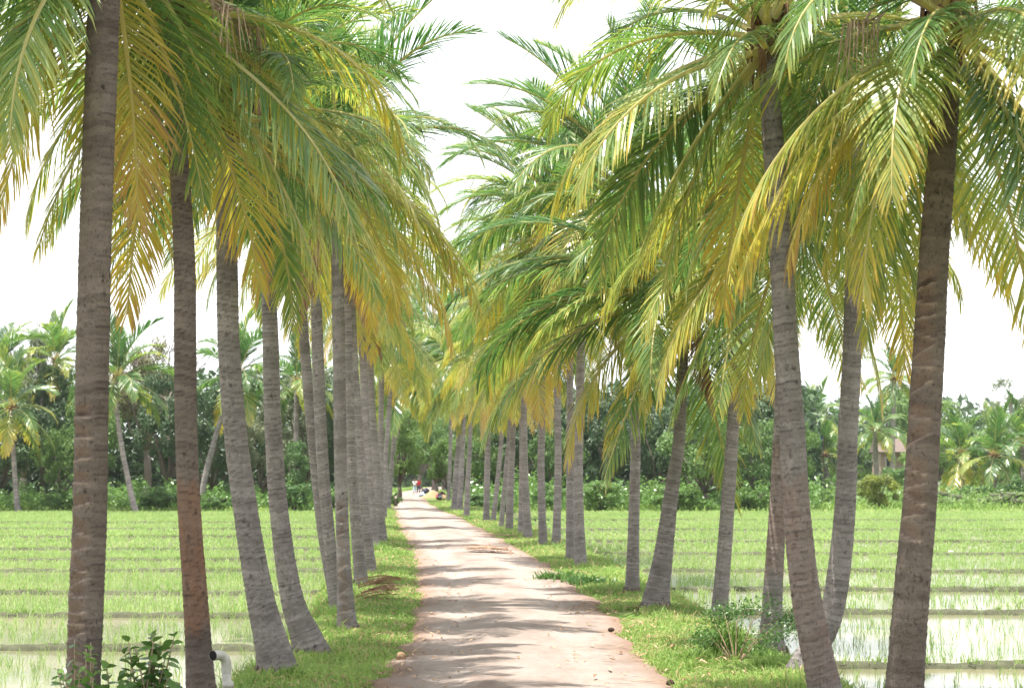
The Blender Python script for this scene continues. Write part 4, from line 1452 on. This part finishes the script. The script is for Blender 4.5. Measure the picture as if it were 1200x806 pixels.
# ------------------------------------------------------------------ house, wall, tarpaulin beyond the right paddies
def house():
    d = 245
    c = at(1054, 556, d)
    z0 = gz(c.x, d)
    root = empty("house", (c.x, d, z0))
    tag(root, "low pinkish plastered house with a tiled roof behind the far right palms", "house")
    mb = MB()
    mb.box((0, 3, 2.6), (4.4, 6.0, 5.4))
    link("wall", mb.mesh("wall"), M['wall'], root)
    mb = MB()
    x0, x1, y0, y1 = -2.5, 2.5, -0.5, 6.5
    mb.add([(x0, y0, 5.25), (x1, y0, 5.25), (x1, y1, 5.25), (x0, y1, 5.25), (x0, 3, 6.9), (x1, 3, 6.9),
            (x0, y0, 5.1), (x1, y0, 5.1), (x1, y1, 5.1), (x0, y1, 5.1)],
           [(0, 1, 5, 4), (2, 3, 4, 5), (6, 9, 8, 7), (0, 6, 7, 1), (2, 8, 9, 3)], [(0, 4, 3), (1, 2, 5)])
    link("roof", mb.mesh("roof"), M['roof'], root)
    for wx in (-1.1, 1.1):
        for wz in (1.5, 4.0):
            mb = MB()
            mb.box((wx, -0.03, wz), (1.15, 0.1, 1.25))
            f = link("window", mb.mesh("window"), M['concrete'], root)
            mb = MB()
            mb.box((wx, -0.075, wz), (0.9, 0.04, 1.0))
            link("pane", mb.mesh("pane"), M['glass'], f)


house()
mb = MB()
pc = at(1045, 548, 215)
for k in range(7):
    mb.box((pc.x - 7 + k * 2.4, 215, 0.55), (2.38, 0.22, 1.7 + 0.05 * (k % 2)))
    mb.box((pc.x - 8.2 + k * 2.4, 215, 0.6), (0.3, 0.32, 2.0))
tag(link("wall", mb.mesh("wall"), M['concrete']), "low grey boundary wall in front of the pinkish house", "wall", kind="thing")
# tarpaulin: a sagging sheet on a pole frame
d = 185
pc = at(951, 523, d)
z0 = gz(pc.x, d)
root = empty("tarpaulin_shelter", (pc.x, d, z0))
tag(root, "blue tarpaulin on poles beside the small dark palm beyond the paddies", "shelter")
hh = pc.z - z0
vv, Q = [], []
for a in range(7):
    for b in range(7):
        u, v = a / 6 - .5, b / 6 - .5
        vv.append((u * 1.9, v * 1.9, hh + 0.35 - v * 1.1 - 0.25 * (1 - 4 * u * u) * (1 - 4 * v * v) + 0.04 * math.sin(a * 2 + b)))
for a in range(6):
    for b in range(6):
        Q.append((a * 7 + b, (a + 1) * 7 + b, (a + 1) * 7 + b + 1, a * 7 + b + 1))
link("sheet", fastmesh("sheet", np.array(vv), [np.array(Q)], None, True), M['tarp'], root)
for sx in (-1, 1):
    for sy in (-1, 1):
        mb = MB()
        mb.tube([(sx * 0.93, sy * 0.93, -0.2), (sx * 0.93, sy * 0.93, hh + 0.35 - sy * 0.55)], [0.05, 0.045], 6)
        link("pole", mb.mesh("pole"), M['wood'], root)


# ------------------------------------------------------------------ small things near the camera
def pipe():
    d = 16.6
    foot = at(265, 806, d)
    z0 = gz(foot.x, d)
    top = at(260, 764, d).z - z0
    root = empty("standpipe", (foot.x, d, z0))
    tag(root, "white plastic pipe with a dark open elbow beside the peeled palm", "pipe")
    r = 0.037
    mb = MB()
    mb.tube([(0.02, 0, -0.3), (0.012, 0, 0.0), (0, 0, top - 0.1)], [r, r, r], 20)
    link("riser", mb.mesh("riser", True), M['pvc'], root)
    mb = MB()
    arc = []
    for k in range(7):
        a = R(15 * k)
        arc.append((-0.075 * (1 - math.cos(a)) * 0.75, -0.075 * (1 - math.cos(a)) * 0.9, top - 0.1 + 0.085 * math.sin(a)))
    arc.append((arc[-1][0] - 0.035, arc[-1][1] - 0.06, arc[-1][2]))
    arc.insert(0, (0, 0, top - 0.16))
    mb.tube(arc, [r * 1.1] * len(arc), 20, False)
    e = link("elbow", mb.mesh("elbow", True), M['pvc'], root)
    mb = MB()
    p0, p1 = Vector(arc[-2]), Vector(arc[-1])
    mb.tube([p0.lerp(p1, 0.3), p0.lerp(p1, 0.96)], [r * 1.0, r * 1.02], 20)
    link("shade_plug", mb.mesh("shade_plug"), M['mouth_shade'], e)  # black plug painting the shade inside the open elbow
    mb = MB()
    mb.tube([(0.016, 0, 0.12), (0.014, 0, 0.17)], [r * 1.2, r * 1.2], 20)
    link("coupling", mb.mesh("coupling", True), M['pvc'], root)


pipe()


def lump(name, label, cat, px, py, wpx, hpx, mat, seed, cut=False, group=None):
    d = dist(py)
    p = at(px, py, d)
    rs = np.random.RandomState(seed)
    nu, nv = 18, 11
    vv = []
    W_, H_ = wpx * d / FPX, hpx * d / FPX
    for a in range(nv):
        th = math.pi * a / (nv - 1)
        for b in range(nu):
            ph_ = 2 * math.pi * b / nu
            r = 1 + 0.09 * math.sin(3 * ph_ + seed) * math.sin(th) + rs.uniform(-.05, .05)
            vv.append((W_ / 2 * r * math.sin(th) * math.cos(ph_), W_ / 2 * 0.85 * r * math.sin(th) * math.sin(ph_), H_ / 2 * (1 + r * math.cos(th))))
    Q = [(a * nu + b, (a + 1) * nu + b, (a + 1) * nu + (b + 1) % nu, a * nu + (b + 1) % nu) for a in range(nv - 1) for b in range(nu)]
    z = max(gz(p.x, d), 0.02 if road_l(d) < p.x < road_r(d) else -1)
    o = link(name, fastmesh(name, np.array(vv), [np.array(Q)], None, True), M[mat], None, (p.x, d, z - 0.008))
    tag(o, label, cat, group)
    return o


h = lump("coconut_husk", "pale coconut husk lying at the left edge of the road", "coconut husk", 470, 776, 12, 11, 'husk', 3)
# fibre tufts on the husk
mb = MB()
rnd = random.Random(2)
for k in range(40):
    a, b = rnd.uniform(0, 6.28), rnd.uniform(0, 1.4)
    o = Vector((math.cos(a) * math.cos(b), math.sin(a) * math.cos(b), math.sin(b)))
    c = Vector((0, 0, 0.04))
    mb.tube([c + o * 0.036, c + o * 0.05 + Vector((rnd.uniform(-.015, .015), rnd.uniform(-.015, .015), 0))], [0.003, 0.001], 4, False)
link("fibre", mb.mesh("fibre"), M['fibre'], h)
lump("coconut_husk", "dark brown husk at the right edge of the road", "coconut husk", 786, 801, 10, 9, 'husk_dark', 5)
lump("clod", "reddish clod lying in the grass edge right of the road", "clod", 677, 721, 6, 4, 'husk', 6)
lump("clod", "brown clod lying by the right verge, below the grass", "clod", 716, 741, 8, 5, 'husk_dark', 7)
h = lump("dark_husk", "small black husk with a raised stub on the left verge", "husk", 444, 682, 15, 4, 'husk_dark', 8)
mb = MB()
mb.tube([(0.05, 0, 0.03), (0.07, 0, 0.08), (0.09, 0, 0.10)], [0.03, 0.022, 0.012], 6)
link("stub", mb.mesh("stub", True), M['husk_dark'], h)
db = dist(646, -0.33)
o = lump("white_stone", "small white stone lying on a bund in the right paddies", "stone", 1110, 645, 9, 5, 'stone', 9)
p = at(1110, 646, BUND_R[3])
o.location = (p.x, BUND_R[3] - 0.1 - 0.035 * (p.x - crest_r(BUND_R[3])), -0.37)
o.scale = (0.8, 0.8, 0.6)


def fallen(label, px, py, yaw, scale, seed, n=3, zs=0.45):
    d = dist(py)
    p = at(px, py, d)
    root = empty("fallen_frond", (p.x, d, gz(p.x, d) + 0.03))
    tag(root, label, "dry frond")
    rnd = random.Random(seed)
    for k in range(n):
        me = frond_mesh("frond", 2.2, 10, 18, 44, 0.5, 4, 0.12, 1.0, seed * 7 + k, 0.035, rnd.uniform(-25, 25))
        me.materials.append(M['dry'])
        o = link("frond", me, None, root, (rnd.uniform(-.1, .1), rnd.uniform(-.2, .2), 0.02 + 0.03 * k), R(yaw + rnd.uniform(-22, 22)), (scale, scale, scale * zs))


fallen("heap of dry brown fronds beside the notched ringed palm", 426, 703, 8, 0.24, 3, 10, 1.5)
fallen("dry red-brown frond lying across the right edge of the road", 598, 650, 178, 0.5, 5, 6, 0.6)
fallen("small dry frond scrap lying in the grass of the far right verge", 604, 630, 170, 0.5, 6, 2)


# leafy shrub at the foot of the notched palm
def big_leaf():
    vv, q = [], []
    prof = [(0, 0.02), (0.12, 0.55), (0.35, 1.0), (0.6, 0.95), (0.82, 0.55), (1.0, 0.02)]
    for s, wd in prof:
        vv += [(s, -wd * 0.27, 0.05 * wd - 0.18 * s * s), (s, 0, -0.18 * s * s), (s, wd * 0.27, 0.05 * wd - 0.18 * s * s)]
    for k in range(len(prof) - 1):
        b = 3 * k
        q += [(b, b + 3, b + 4, b + 1), (b + 1, b + 4, b + 5, b + 2)]
    return np.array(vv), np.array(q)


LV, LQ = big_leaf()
LEAVES = []
for k in range(4):
    C = np.zeros((len(LV), 4))
    C[:, 1] = (k + 0.5) / 4
    C[:, 3] = 1
    me = fastmesh("leaf", LV * np.array([1, 1 + 0.1 * k, 0.6 + 0.5 * k]), [LQ], C, True)
    me.materials.append(M['shrub'])
    LEAVES.append(me)


def leafy_shrub(label, px, d, stems, leafsize, seed, dens=9, group=None, name="shrub"):
    rnd = random.Random(seed)
    f = at(px, 560, d)
    z0 = gz(f.x, d)
    root = empty(name, (f.x, d, z0))
    tag(root, label, "shrub", group)
    for tpx, tpy in stems:
        tip = at(tpx, tpy, d) - Vector((f.x, d, z0))
        tip.y = rnd.uniform(-0.3, 0.3)
        b0 = Vector((rnd.uniform(-.08, .08), rnd.uniform(-.05, .05), -0.05))
        m1 = b0.lerp(tip, 0.5) + Vector((rnd.uniform(-.06, .06), 0, 0.08))
        mb = MB()
        pts = [b0, b0.lerp(m1, 0.5) + Vector((0, 0, 0.03)), m1, m1.lerp(tip, 0.55), tip]
        mb.tube(pts, [0.012, 0.010, 0.008, 0.006, 0.003], 6)
        st = link("stem", mb.mesh("stem", True), M['twig'], root)
        for k in range(dens):
            u = 0.35 + 0.65 * (k + rnd.random() * 0.5) / dens
            i = min(int(u * 4), 3)
            p = pts[i].lerp(pts[i + 1], min(u * 4 - i, 1))
            o = link("leaf", rnd.choice(LEAVES), None, root, p)
            o.rotation_euler = (rnd.uniform(-.7, .7), rnd.uniform(-0.9, 0.6), k * 2.4 + rnd.uniform(-.5, .5))
            o.scale = (leafsize * rnd.uniform(0.6, 1.15),) * 3


leafy_shrub("dark leafy shrub with oval leaves between the notched and the peeled palms", 165, 15.6,
            [(175, 742), (150, 748), (186, 752), (196, 760), (160, 770), (178, 776), (205, 788), (140, 786), (165, 758), (150, 795), (188, 790), (132, 768), (200, 744), (172, 800), (212, 798), (182, 738)], 0.115, 5, 16)
leafy_shrub("bright green leafy plant growing against the notched palm's foot", 105, 14.9,
            [(95, 762), (108, 752), (82, 778), (112, 770), (60, 788), (70, 782), (92, 790), (118, 786), (78, 752)], 0.085, 6, 16)


def fine_shrub():
    d = 20.3
    f = at(862, 775, d)
    z0 = gz(f.x, d)
    root = empty("shrub", (f.x, d, z0))
    tag(root, "straggly fine-leaved shrub with bare twigs on the right verge", "shrub")
    rnd = random.Random(9)
    mb, tips = MB(), []
    for tpx, tpy in [(905, 704), (925, 728), (880, 708), (850, 712), (820, 742), (812, 752), (838, 722), (900, 742), (932, 715), (865, 718), (835, 762), (890, 760), (916, 745), (945, 722)]:
        tip = at(tpx, tpy, d) - Vector((f.x, d, z0))
        tip.y = rnd.uniform(-.45, .45)
        m1 = tip * 0.5 + Vector((rnd.uniform(-.08, .08), 0, 0.09))
        mb.tube([(0, 0, -0.05), m1, tip], [0.009, 0.005, 0.002], 5)
        for k in range(5):
            u = rnd.uniform(0.5, 1.0)
            tips.append(m1.lerp(tip, u))
    link("stem", mb.mesh("stem"), M['twig'], root)
    rs = np.random.RandomState(3)
    P = np.array([tuple(t) for t in tips])
    idx = rs.randint(0, len(P), 3000)
    Q = P[idx] + rs.normal(0, 0.065, (len(idx), 3)) * np.array([1.2, 1, 0.7])
    n = len(Q)
    nr = rs.normal(0, 0.7, (n, 3)) + np.array([0, 0, 0.8])
    nr /= np.linalg.norm(nr, axis=1)[:, None]
    a = np.cross(nr, rs.normal(0, 1, (n, 3)))
    a /= np.linalg.norm(a, axis=1)[:, None]
    b = np.cross(nr, a)
    sz = rs.uniform(0.012, 0.026, n)[:, None]
    V = np.stack([Q - a * sz, Q - b * sz * .4, Q + a * sz, Q + b * sz * .4], 1)
    C = np.zeros((n, 4, 4))
    C[:, :, 1] = rs.uniform(0, 1, n)[:, None]
    C[:, :, 3] = 1
    link("foliage", fastmesh("foliage", V.reshape(-1, 3), [np.arange(n)[:, None] * 4 + np.arange(4)[None]], C.reshape(-1, 4)), M['shrub'], root)


fine_shrub()


def grass_clump(label, px, py, hpx, wpx, nb, seed, mat='grass', wd=0.014, lean=0.7, name="grass_clump"):
    d = dist(py)
    f = at(px, py, d)
    z0 = gz(f.x, d)
    root = empty(name, (f.x, d, z0))
    tag(root, label, "grass clump")
    H = hpx * d / FPX
    Wm = wpx * d / FPX
    rs = np.random.RandomState(seed)
    n = nb
    X, Y = rs.normal(0, Wm * 0.22, n), rs.normal(0, Wm * 0.22, n)
    blades("blades", X, Y, np.zeros(n), H * rs.uniform(0.5, 1.1, n), np.full(n, wd), 3, lean, np.full(n, 0.03), M[mat], seed, None, root)
    for ch in root.children:
        ch['kind'] = 'stuff'


grass_clump("tall bright grass clump growing through the fine-leaved shrub", 852, 772, 62, 44, 70, 71)
grass_clump("leafy weed clump on the right verge before the close pair of palms", 652, 680, 20, 50, 130, 72, 'shrub', 0.03, 1.1, "weed_clump")
grass_clump("low dark weed clump right of the close pair of palms", 690, 684, 15, 60, 130, 73, 'shrub', 0.03, 1.2, "weed_clump")
grass_clump("tall grass clump around the twin bowed trunks", 398, 722, 22, 40, 120, 74)
grass_clump("bright grass tufts between the swollen-footed and curved-foot palms", 345, 795, 20, 40, 120, 75)
grass_clump("grass tufts under the fine-leaved shrub, right of its stems", 905, 785, 24, 70, 160, 76)
grass_clump("light green tuft on the left verge by the far bend", 447, 646, 14, 30, 100, 77)
grass_clump("straw-coloured weed clump left of the fine-leaved shrub", 810, 775, 22, 50, 120, 78)

# sand heap and rubbish at the bend
d = dist(583)
p = at(507, 583, d)
nu = 28
vv = [(0, 0, 0.72)]
rs = np.random.RandomState(4)
for ring, (r, z) in enumerate([(0.35, 0.63), (0.8, 0.4), (1.3, 0.16), (1.9, -0.05)]):
    for k in range(nu):
        a = 2 * math.pi * k / nu
        q = 1 + 0.13 * math.sin(3 * a + ring) + rs.uniform(-.05, .05)
        vv.append((r * q * math.cos(a) * 0.75, r * q * math.sin(a), z + rs.uniform(-.03, .03)))
Q = [(1 + ri * nu + k, 1 + (ri + 1) * nu + k, 1 + (ri + 1) * nu + (k + 1) % nu, 1 + ri * nu + (k + 1) % nu) for ri in range(3) for k in range(nu)]
T = [(0, 1 + k, 1 + (k + 1) % nu) for k in range(nu)]
tag(link("sand_heap", fastmesh("sand_heap", np.array(vv), [np.array(Q), np.array(T)], None, True), M['sand'], None, (p.x, d, -0.03)), "yellowish sand heap beside the road at the far bend", "sand heap")


def rubbish(label, px, py, wpx, hpx, mats, seed):
    d = dist(py)
    p = at(px, py, d)
    root = empty("rubbish_heap", (p.x, d, gz(p.x, d)))
    tag(root, label, "heap")
    rnd = random.Random(seed)
    W_, H_ = wpx * d / FPX, hpx * d / FPX
    for k in range(16):
        u = rnd.random()
        z = H_ * (1 - u) * rnd.random() + 0.12
        s = rnd.uniform(0.22, 0.5)
        mb = MB()
        ring = []
        for a in range(5):
            for b in range(8):
                th, ph_ = math.pi * a / 4, b * math.pi / 4
                r = s * (0.6 + 0.4 * rnd.random())
                ring.append((r * math.sin(th) * math.cos(ph_), r * math.sin(th) * math.sin(ph_), 0.7 * r * math.cos(th)))
        mb.add(ring, [(a * 8 + b, (a + 1) * 8 + b, (a + 1) * 8 + (b + 1) % 8, a * 8 + (b + 1) % 8) for a in range(4) for b in range(8)])
        link("bundle", mb.mesh("bundle"), M[mats[k % len(mats)]], root, (rnd.uniform(-.5, .5) * W_ * (0.4 + 0.6 * u), rnd.uniform(-.5, .5), z))


rubbish("heap of red, white and dark bundles right of the sand heap", 517, 586, 11, 12, ('navy', 'red', 'husk_dark', 'white', 'husk', 'husk_dark'), 3)
rubbish("low heap of dark and bluish bundles left of the sand heap", 498, 582, 8, 7, ('navy', 'blue', 'husk_dark', 'navy'), 4)


# ------------------------------------------------------------------ people walking on the far road
def skin_body(name, joints, edges, mat, parent, sub=2):
    me = bpy.data.meshes.new(name)
    me.from_pydata([j[0] for j in joints], edges, [])
    me.materials.append(mat)
    o = bpy.data.objects.new(name, me)
    COL.objects.link(o)
    o.parent = parent
    md = o.modifiers.new("skin", 'SKIN')
    md.use_smooth_shade = True
    for k, j in enumerate(joints):
        r = j[1]
        me.skin_vertices[0].data[k].radius = r if isinstance(r, tuple) else (r, r)
    me.skin_vertices[0].data[0].use_root = True
    s = o.modifiers.new("sub", 'SUBSURF')
    s.levels = s.render_levels = sub
    return o


def person(label, px, py, d, yaw, top, bottom, stride, hair=True):
    f = at(px, py, d)
    root = empty("person", (f.x, d, 0.05))
    root.rotation_euler = (0, 0, yaw)
    tag(root, label, "person")
    J, E = [], []

    def j(p, r, parent=None):
        J.append((p, r))
        if parent is not None:
            E.append((parent, len(J) - 1))
        return len(J) - 1

    pel = j((0, 0, 0.93), (0.15, 0.11))
    belly = j((0, 0.01, 1.08), (0.135, 0.10), pel)
    chest = j((0, 0, 1.28), (0.16, 0.115), belly)
    neck = j((0, 0, 1.45), 0.055, chest)
    chin = j((0, -0.02, 1.53), (0.07, 0.08), neck)
    head = j((0, -0.01, 1.60), (0.08, 0.098), chin)
    j((0, 0.005, 1.67), (0.06, 0.07), head)
    j((0, -0.115, 1.59), 0.014, head)      # nose
    for sx in (-1, 1):
        j((sx * 0.088, 0.005, 1.595), 0.014, head)   # ears
        sh = j((sx * 0.18, 0, 1.38), 0.055, chest)
        el = j((sx * 0.235, 0.06 * sx * stride, 1.12), 0.042, sh)
        wr = j((sx * 0.24, -0.06 + 0.10 * sx * stride, 0.90), 0.028, el)
        pa = j((sx * 0.24, -0.075 + 0.11 * sx * stride, 0.83), (0.016, 0.036), wr)
        for q in range(4):
            fy = -0.105 + 0.11 * sx * stride + q * 0.019
            kn = j((sx * 0.235, fy, 0.775 + 0.006 * abs(q - 1)), 0.009, pa)
            j((sx * 0.215, fy + 0.004, 0.735 + 0.008 * abs(q - 1)), 0.008, kn)
        th = j((sx * 0.225, -0.12 + 0.11 * sx * stride, 0.845), 0.010, wr)
        j((sx * 0.21, -0.14 + 0.11 * sx * stride, 0.805), 0.009, th)
        hip = j((sx * 0.09, 0, 0.86), 0.092, pel)
        kne = j((sx * 0.095, -0.05 - 0.10 * sx * stride, 0.49), 0.058, hip)
        ank = j((sx * 0.095, 0.03 - 0.20 * sx * stride, 0.09), 0.036, kne)
        j((sx * 0.105, -0.13 - 0.20 * sx * stride, 0.035), (0.035, 0.022), ank)
    skin_body("body", J, E, M['skin'], root)
    # shirt
    sj = [((0, 0, 0.9), (0.175, 0.135)), ((0, 0.01, 1.08), (0.16, 0.125)), ((0, 0, 1.28), (0.18, 0.135)), ((0, 0, 1.42), (0.085, 0.08))]
    se = [(0, 1), (1, 2), (2, 3)]
    for sx in (-1, 1):
        b = len(sj)
        sj += [((sx * 0.185, 0, 1.375), 0.07), ((sx * 0.225, 0.04 * sx * stride, 1.19), 0.062)]
        se += [(2, b), (b, b + 1)]
    skin_body("shirt", sj, se, M[top], root)
    # trousers or wrapped cloth
    tj, te = [((0, 0, 0.95), (0.165, 0.125))], []
    for sx in (-1, 1):
        b = len(tj)
        tj += [((sx * 0.09, 0, 0.84), 0.108), ((sx * 0.095, -0.05 - 0.10 * sx * stride, 0.49), 0.08), ((sx * 0.095, 0.02 - 0.18 * sx * stride, 0.16), 0.066)]
        te += [(0, b), (b, b + 1), (b + 1, b + 2)]
    skin_body("trousers", tj, te, M[bottom], root)
    skin_body("hair", [((0, 0.035, 1.585), (0.085, 0.075)), ((0, 0.02, 1.655), (0.084, 0.09)), ((0, 0.0, 1.705), (0.055, 0.06))], [(0, 1), (1, 2)], M['hair'], root)
    eyes = MB()
    for sx in (-1, 1):
        eyes.box((sx * 0.032, -0.098, 1.612), (0.022, 0.012, 0.010))
    link("eyes", eyes.mesh("eyes"), M['hair'], root)


person("person in a red top and dark trousers walking on the far road", 490.5, 578, 228, 0.25, 'red', 'navy', 0.9)
person("person in a white top and pale blue lower garment walking beside the one in red", 486, 578.5, 225, -0.1, 'white', 'blue', -0.8)


# pebbles and crumbs of earth on the road
rs = np.random.RandomState(12)
n = 420
d = np.exp(rs.uniform(math.log(14), math.log(60), n))
u = np.where(rs.uniform(0, 1, n) < 0.6, rs.beta(0.4, 0.4, n), rs.uniform(0, 1, n))
x = road_l(d) + (road_r(d) - road_l(d)) * (0.03 + 0.94 * u)
z = 0.014 + 0.05 * (1 - (2 * u - 1) ** 2) - 0.012
sz = rs.uniform(0.004, 0.014, n) * (1 + d / 60)
octa = np.array([(1, 0, 0), (0, 1, 0), (-1, 0, 0), (0, -1, 0), (0, 0, 0.8), (0, 0, -0.6)])
V = np.stack([x, d, z], 1)[:, None, :] + octa[None] * sz[:, None, None] * rs.uniform(0.7, 1.3, (n, 6, 3))
T = np.array([(0, 1, 4), (1, 2, 4), (2, 3, 4), (3, 0, 4), (1, 0, 5), (2, 1, 5), (3, 2, 5), (0, 3, 5)])
tag(link("pebbles", fastmesh("pebbles", V.reshape(-1, 3), [(np.arange(n)[:, None, None] * 6 + T[None]).reshape(-1, 3)]), M['husk']), "scattered pebbles and crumbs of earth on the road", kind="stuff")

# light summer haze over the plain
HAZE = 0.0001
hm, ht, hout = nodemat("summer_haze")
pv = N(ht, "ShaderNodeVolumePrincipled")
pv.inputs['Color'].default_value = (0.93, 0.96, 1.0, 1)
pv.inputs['Density'].default_value = HAZE
ht.links.new(pv.outputs[0], hout.inputs['Volume'])
mb = MB()
mb.box((0, 1700, 29.25), (6200, 3700, 61.5))
tag(link("haze", mb.mesh("haze"), hm), "thin pale haze in the air over the plain", kind="stuff")


# undergrowth along the far edge of the paddies
def undergrowth(px0, px1, d0, d1, hmax, n, mat, seed, label):
    rs = np.random.RandomState(seed)
    px = rs.uniform(px0, px1, n)
    d = rs.uniform(d0, d1, n)
    x = (px - 600) / FPX * d
    h = hmax * np.clip(0.45 + 0.55 * vnoise(x * 0.9, d * 0.8, seed) + 0.35 * vnoise(x * 2.7, d * 1.5, seed + 1), 0.12, 1.2)
    P = np.stack([x, d, ground_z(x, d) + h * np.sqrt(rs.uniform(0, 1, n))], 1)
    nr = rs.normal(0, 0.8, (n, 3)) + np.array([0, -0.2, 0.8])
    nr /= np.linalg.norm(nr, axis=1)[:, None]
    a = np.cross(nr, rs.normal(0, 1, (n, 3)))
    a /= np.linalg.norm(a, axis=1)[:, None]
    b = np.cross(nr, a)
    sz = rs.uniform(0.08, 0.2, n)[:, None] * (np.mean([d0, d1]) / 140)
    V = np.stack([P - a * sz, P - b * sz * .45, P + a * sz, P + b * sz * .45], 1)
    C = np.zeros((n, 4, 4))
    C[:, :, 1] = np.clip(0.5 + 0.4 * vnoise(x * 0.7, d * 0.6, seed + 2) + rs.normal(0, 0.16, n), 0, 1)[:, None]
    o = link("undergrowth", fastmesh("undergrowth", V.reshape(-1, 3), [np.arange(n)[:, None] * 4 + np.arange(4)[None]], C.reshape(-1, 4)), M[mat])
    tag(o, label, kind="stuff")


undergrowth(-200, 440, 138, 147, 2.6, 15000, 'shrub', 81, "tangled undergrowth under the trees beyond the left paddies")
undergrowth(545, 960, 138, 148, 2.8, 15000, 'shrub', 82, "tangled undergrowth under the trees beyond the right paddies")
undergrowth(940, 1420, 142, 200, 2.0, 17000, 'tree_light', 83, "bright low scrub spreading beyond the far right paddies")

# dry leaflets and crumbs of litter on the verges and the road edges
rs = np.random.RandomState(17)
n = 1500
d = np.exp(rs.uniform(math.log(14), math.log(75), n))
side = rs.randint(0, 2, n)
off = np.abs(rs.normal(0, 0.55, n)) * np.where(rs.uniform(0, 1, n) < 0.35, -0.8, 1.0)
x = np.where(side == 0, road_l(d) - off, road_r(d) + off)
inr = (x > road_l(d) + 0.1) & (x < road_r(d) - 0.1)
u = 2 * (x - road_l(d)) / (road_r(d) - road_l(d)) - 1
z = np.where(inr, 0.02 + 0.05 * (1 - u * u), ground_z(x, d) + 0.035)
az = rs.uniform(0, 6.28, n)
ln, wd = rs.uniform(0.06, 0.28, n), rs.uniform(0.006, 0.013, n) * (1 + d / 60)
ax_, ay_ = np.cos(az), np.sin(az)
t4 = []
for f, lift in ((-0.5, 0.0), (0.0, 0.02), (0.5, 0.004)):
    for w_ in (-1, 1):
        k = 1.0 if f == 0 else 0.4
        t4.append(np.stack([x + ax_ * ln * f - ay_ * wd * w_ * k, d + ay_ * ln * f + ax_ * wd * w_ * k, z + lift], 1))
V = np.stack(t4, 1)
b = np.arange(n)[:, None] * 6
C = np.zeros((n, 6, 4))
C[:, :, 1] = rs.uniform(0, 1, n)[:, None]
o = link("leaf_litter", fastmesh("leaf_litter", V.reshape(-1, 3), [np.concatenate([b + np.array([[0, 1, 3, 2]]), b + np.array([[2, 3, 5, 4]])])], C.reshape(-1, 4)), M['dry'])
tag(o, "dry brown leaflets littering the verges and road edges", kind="stuff")
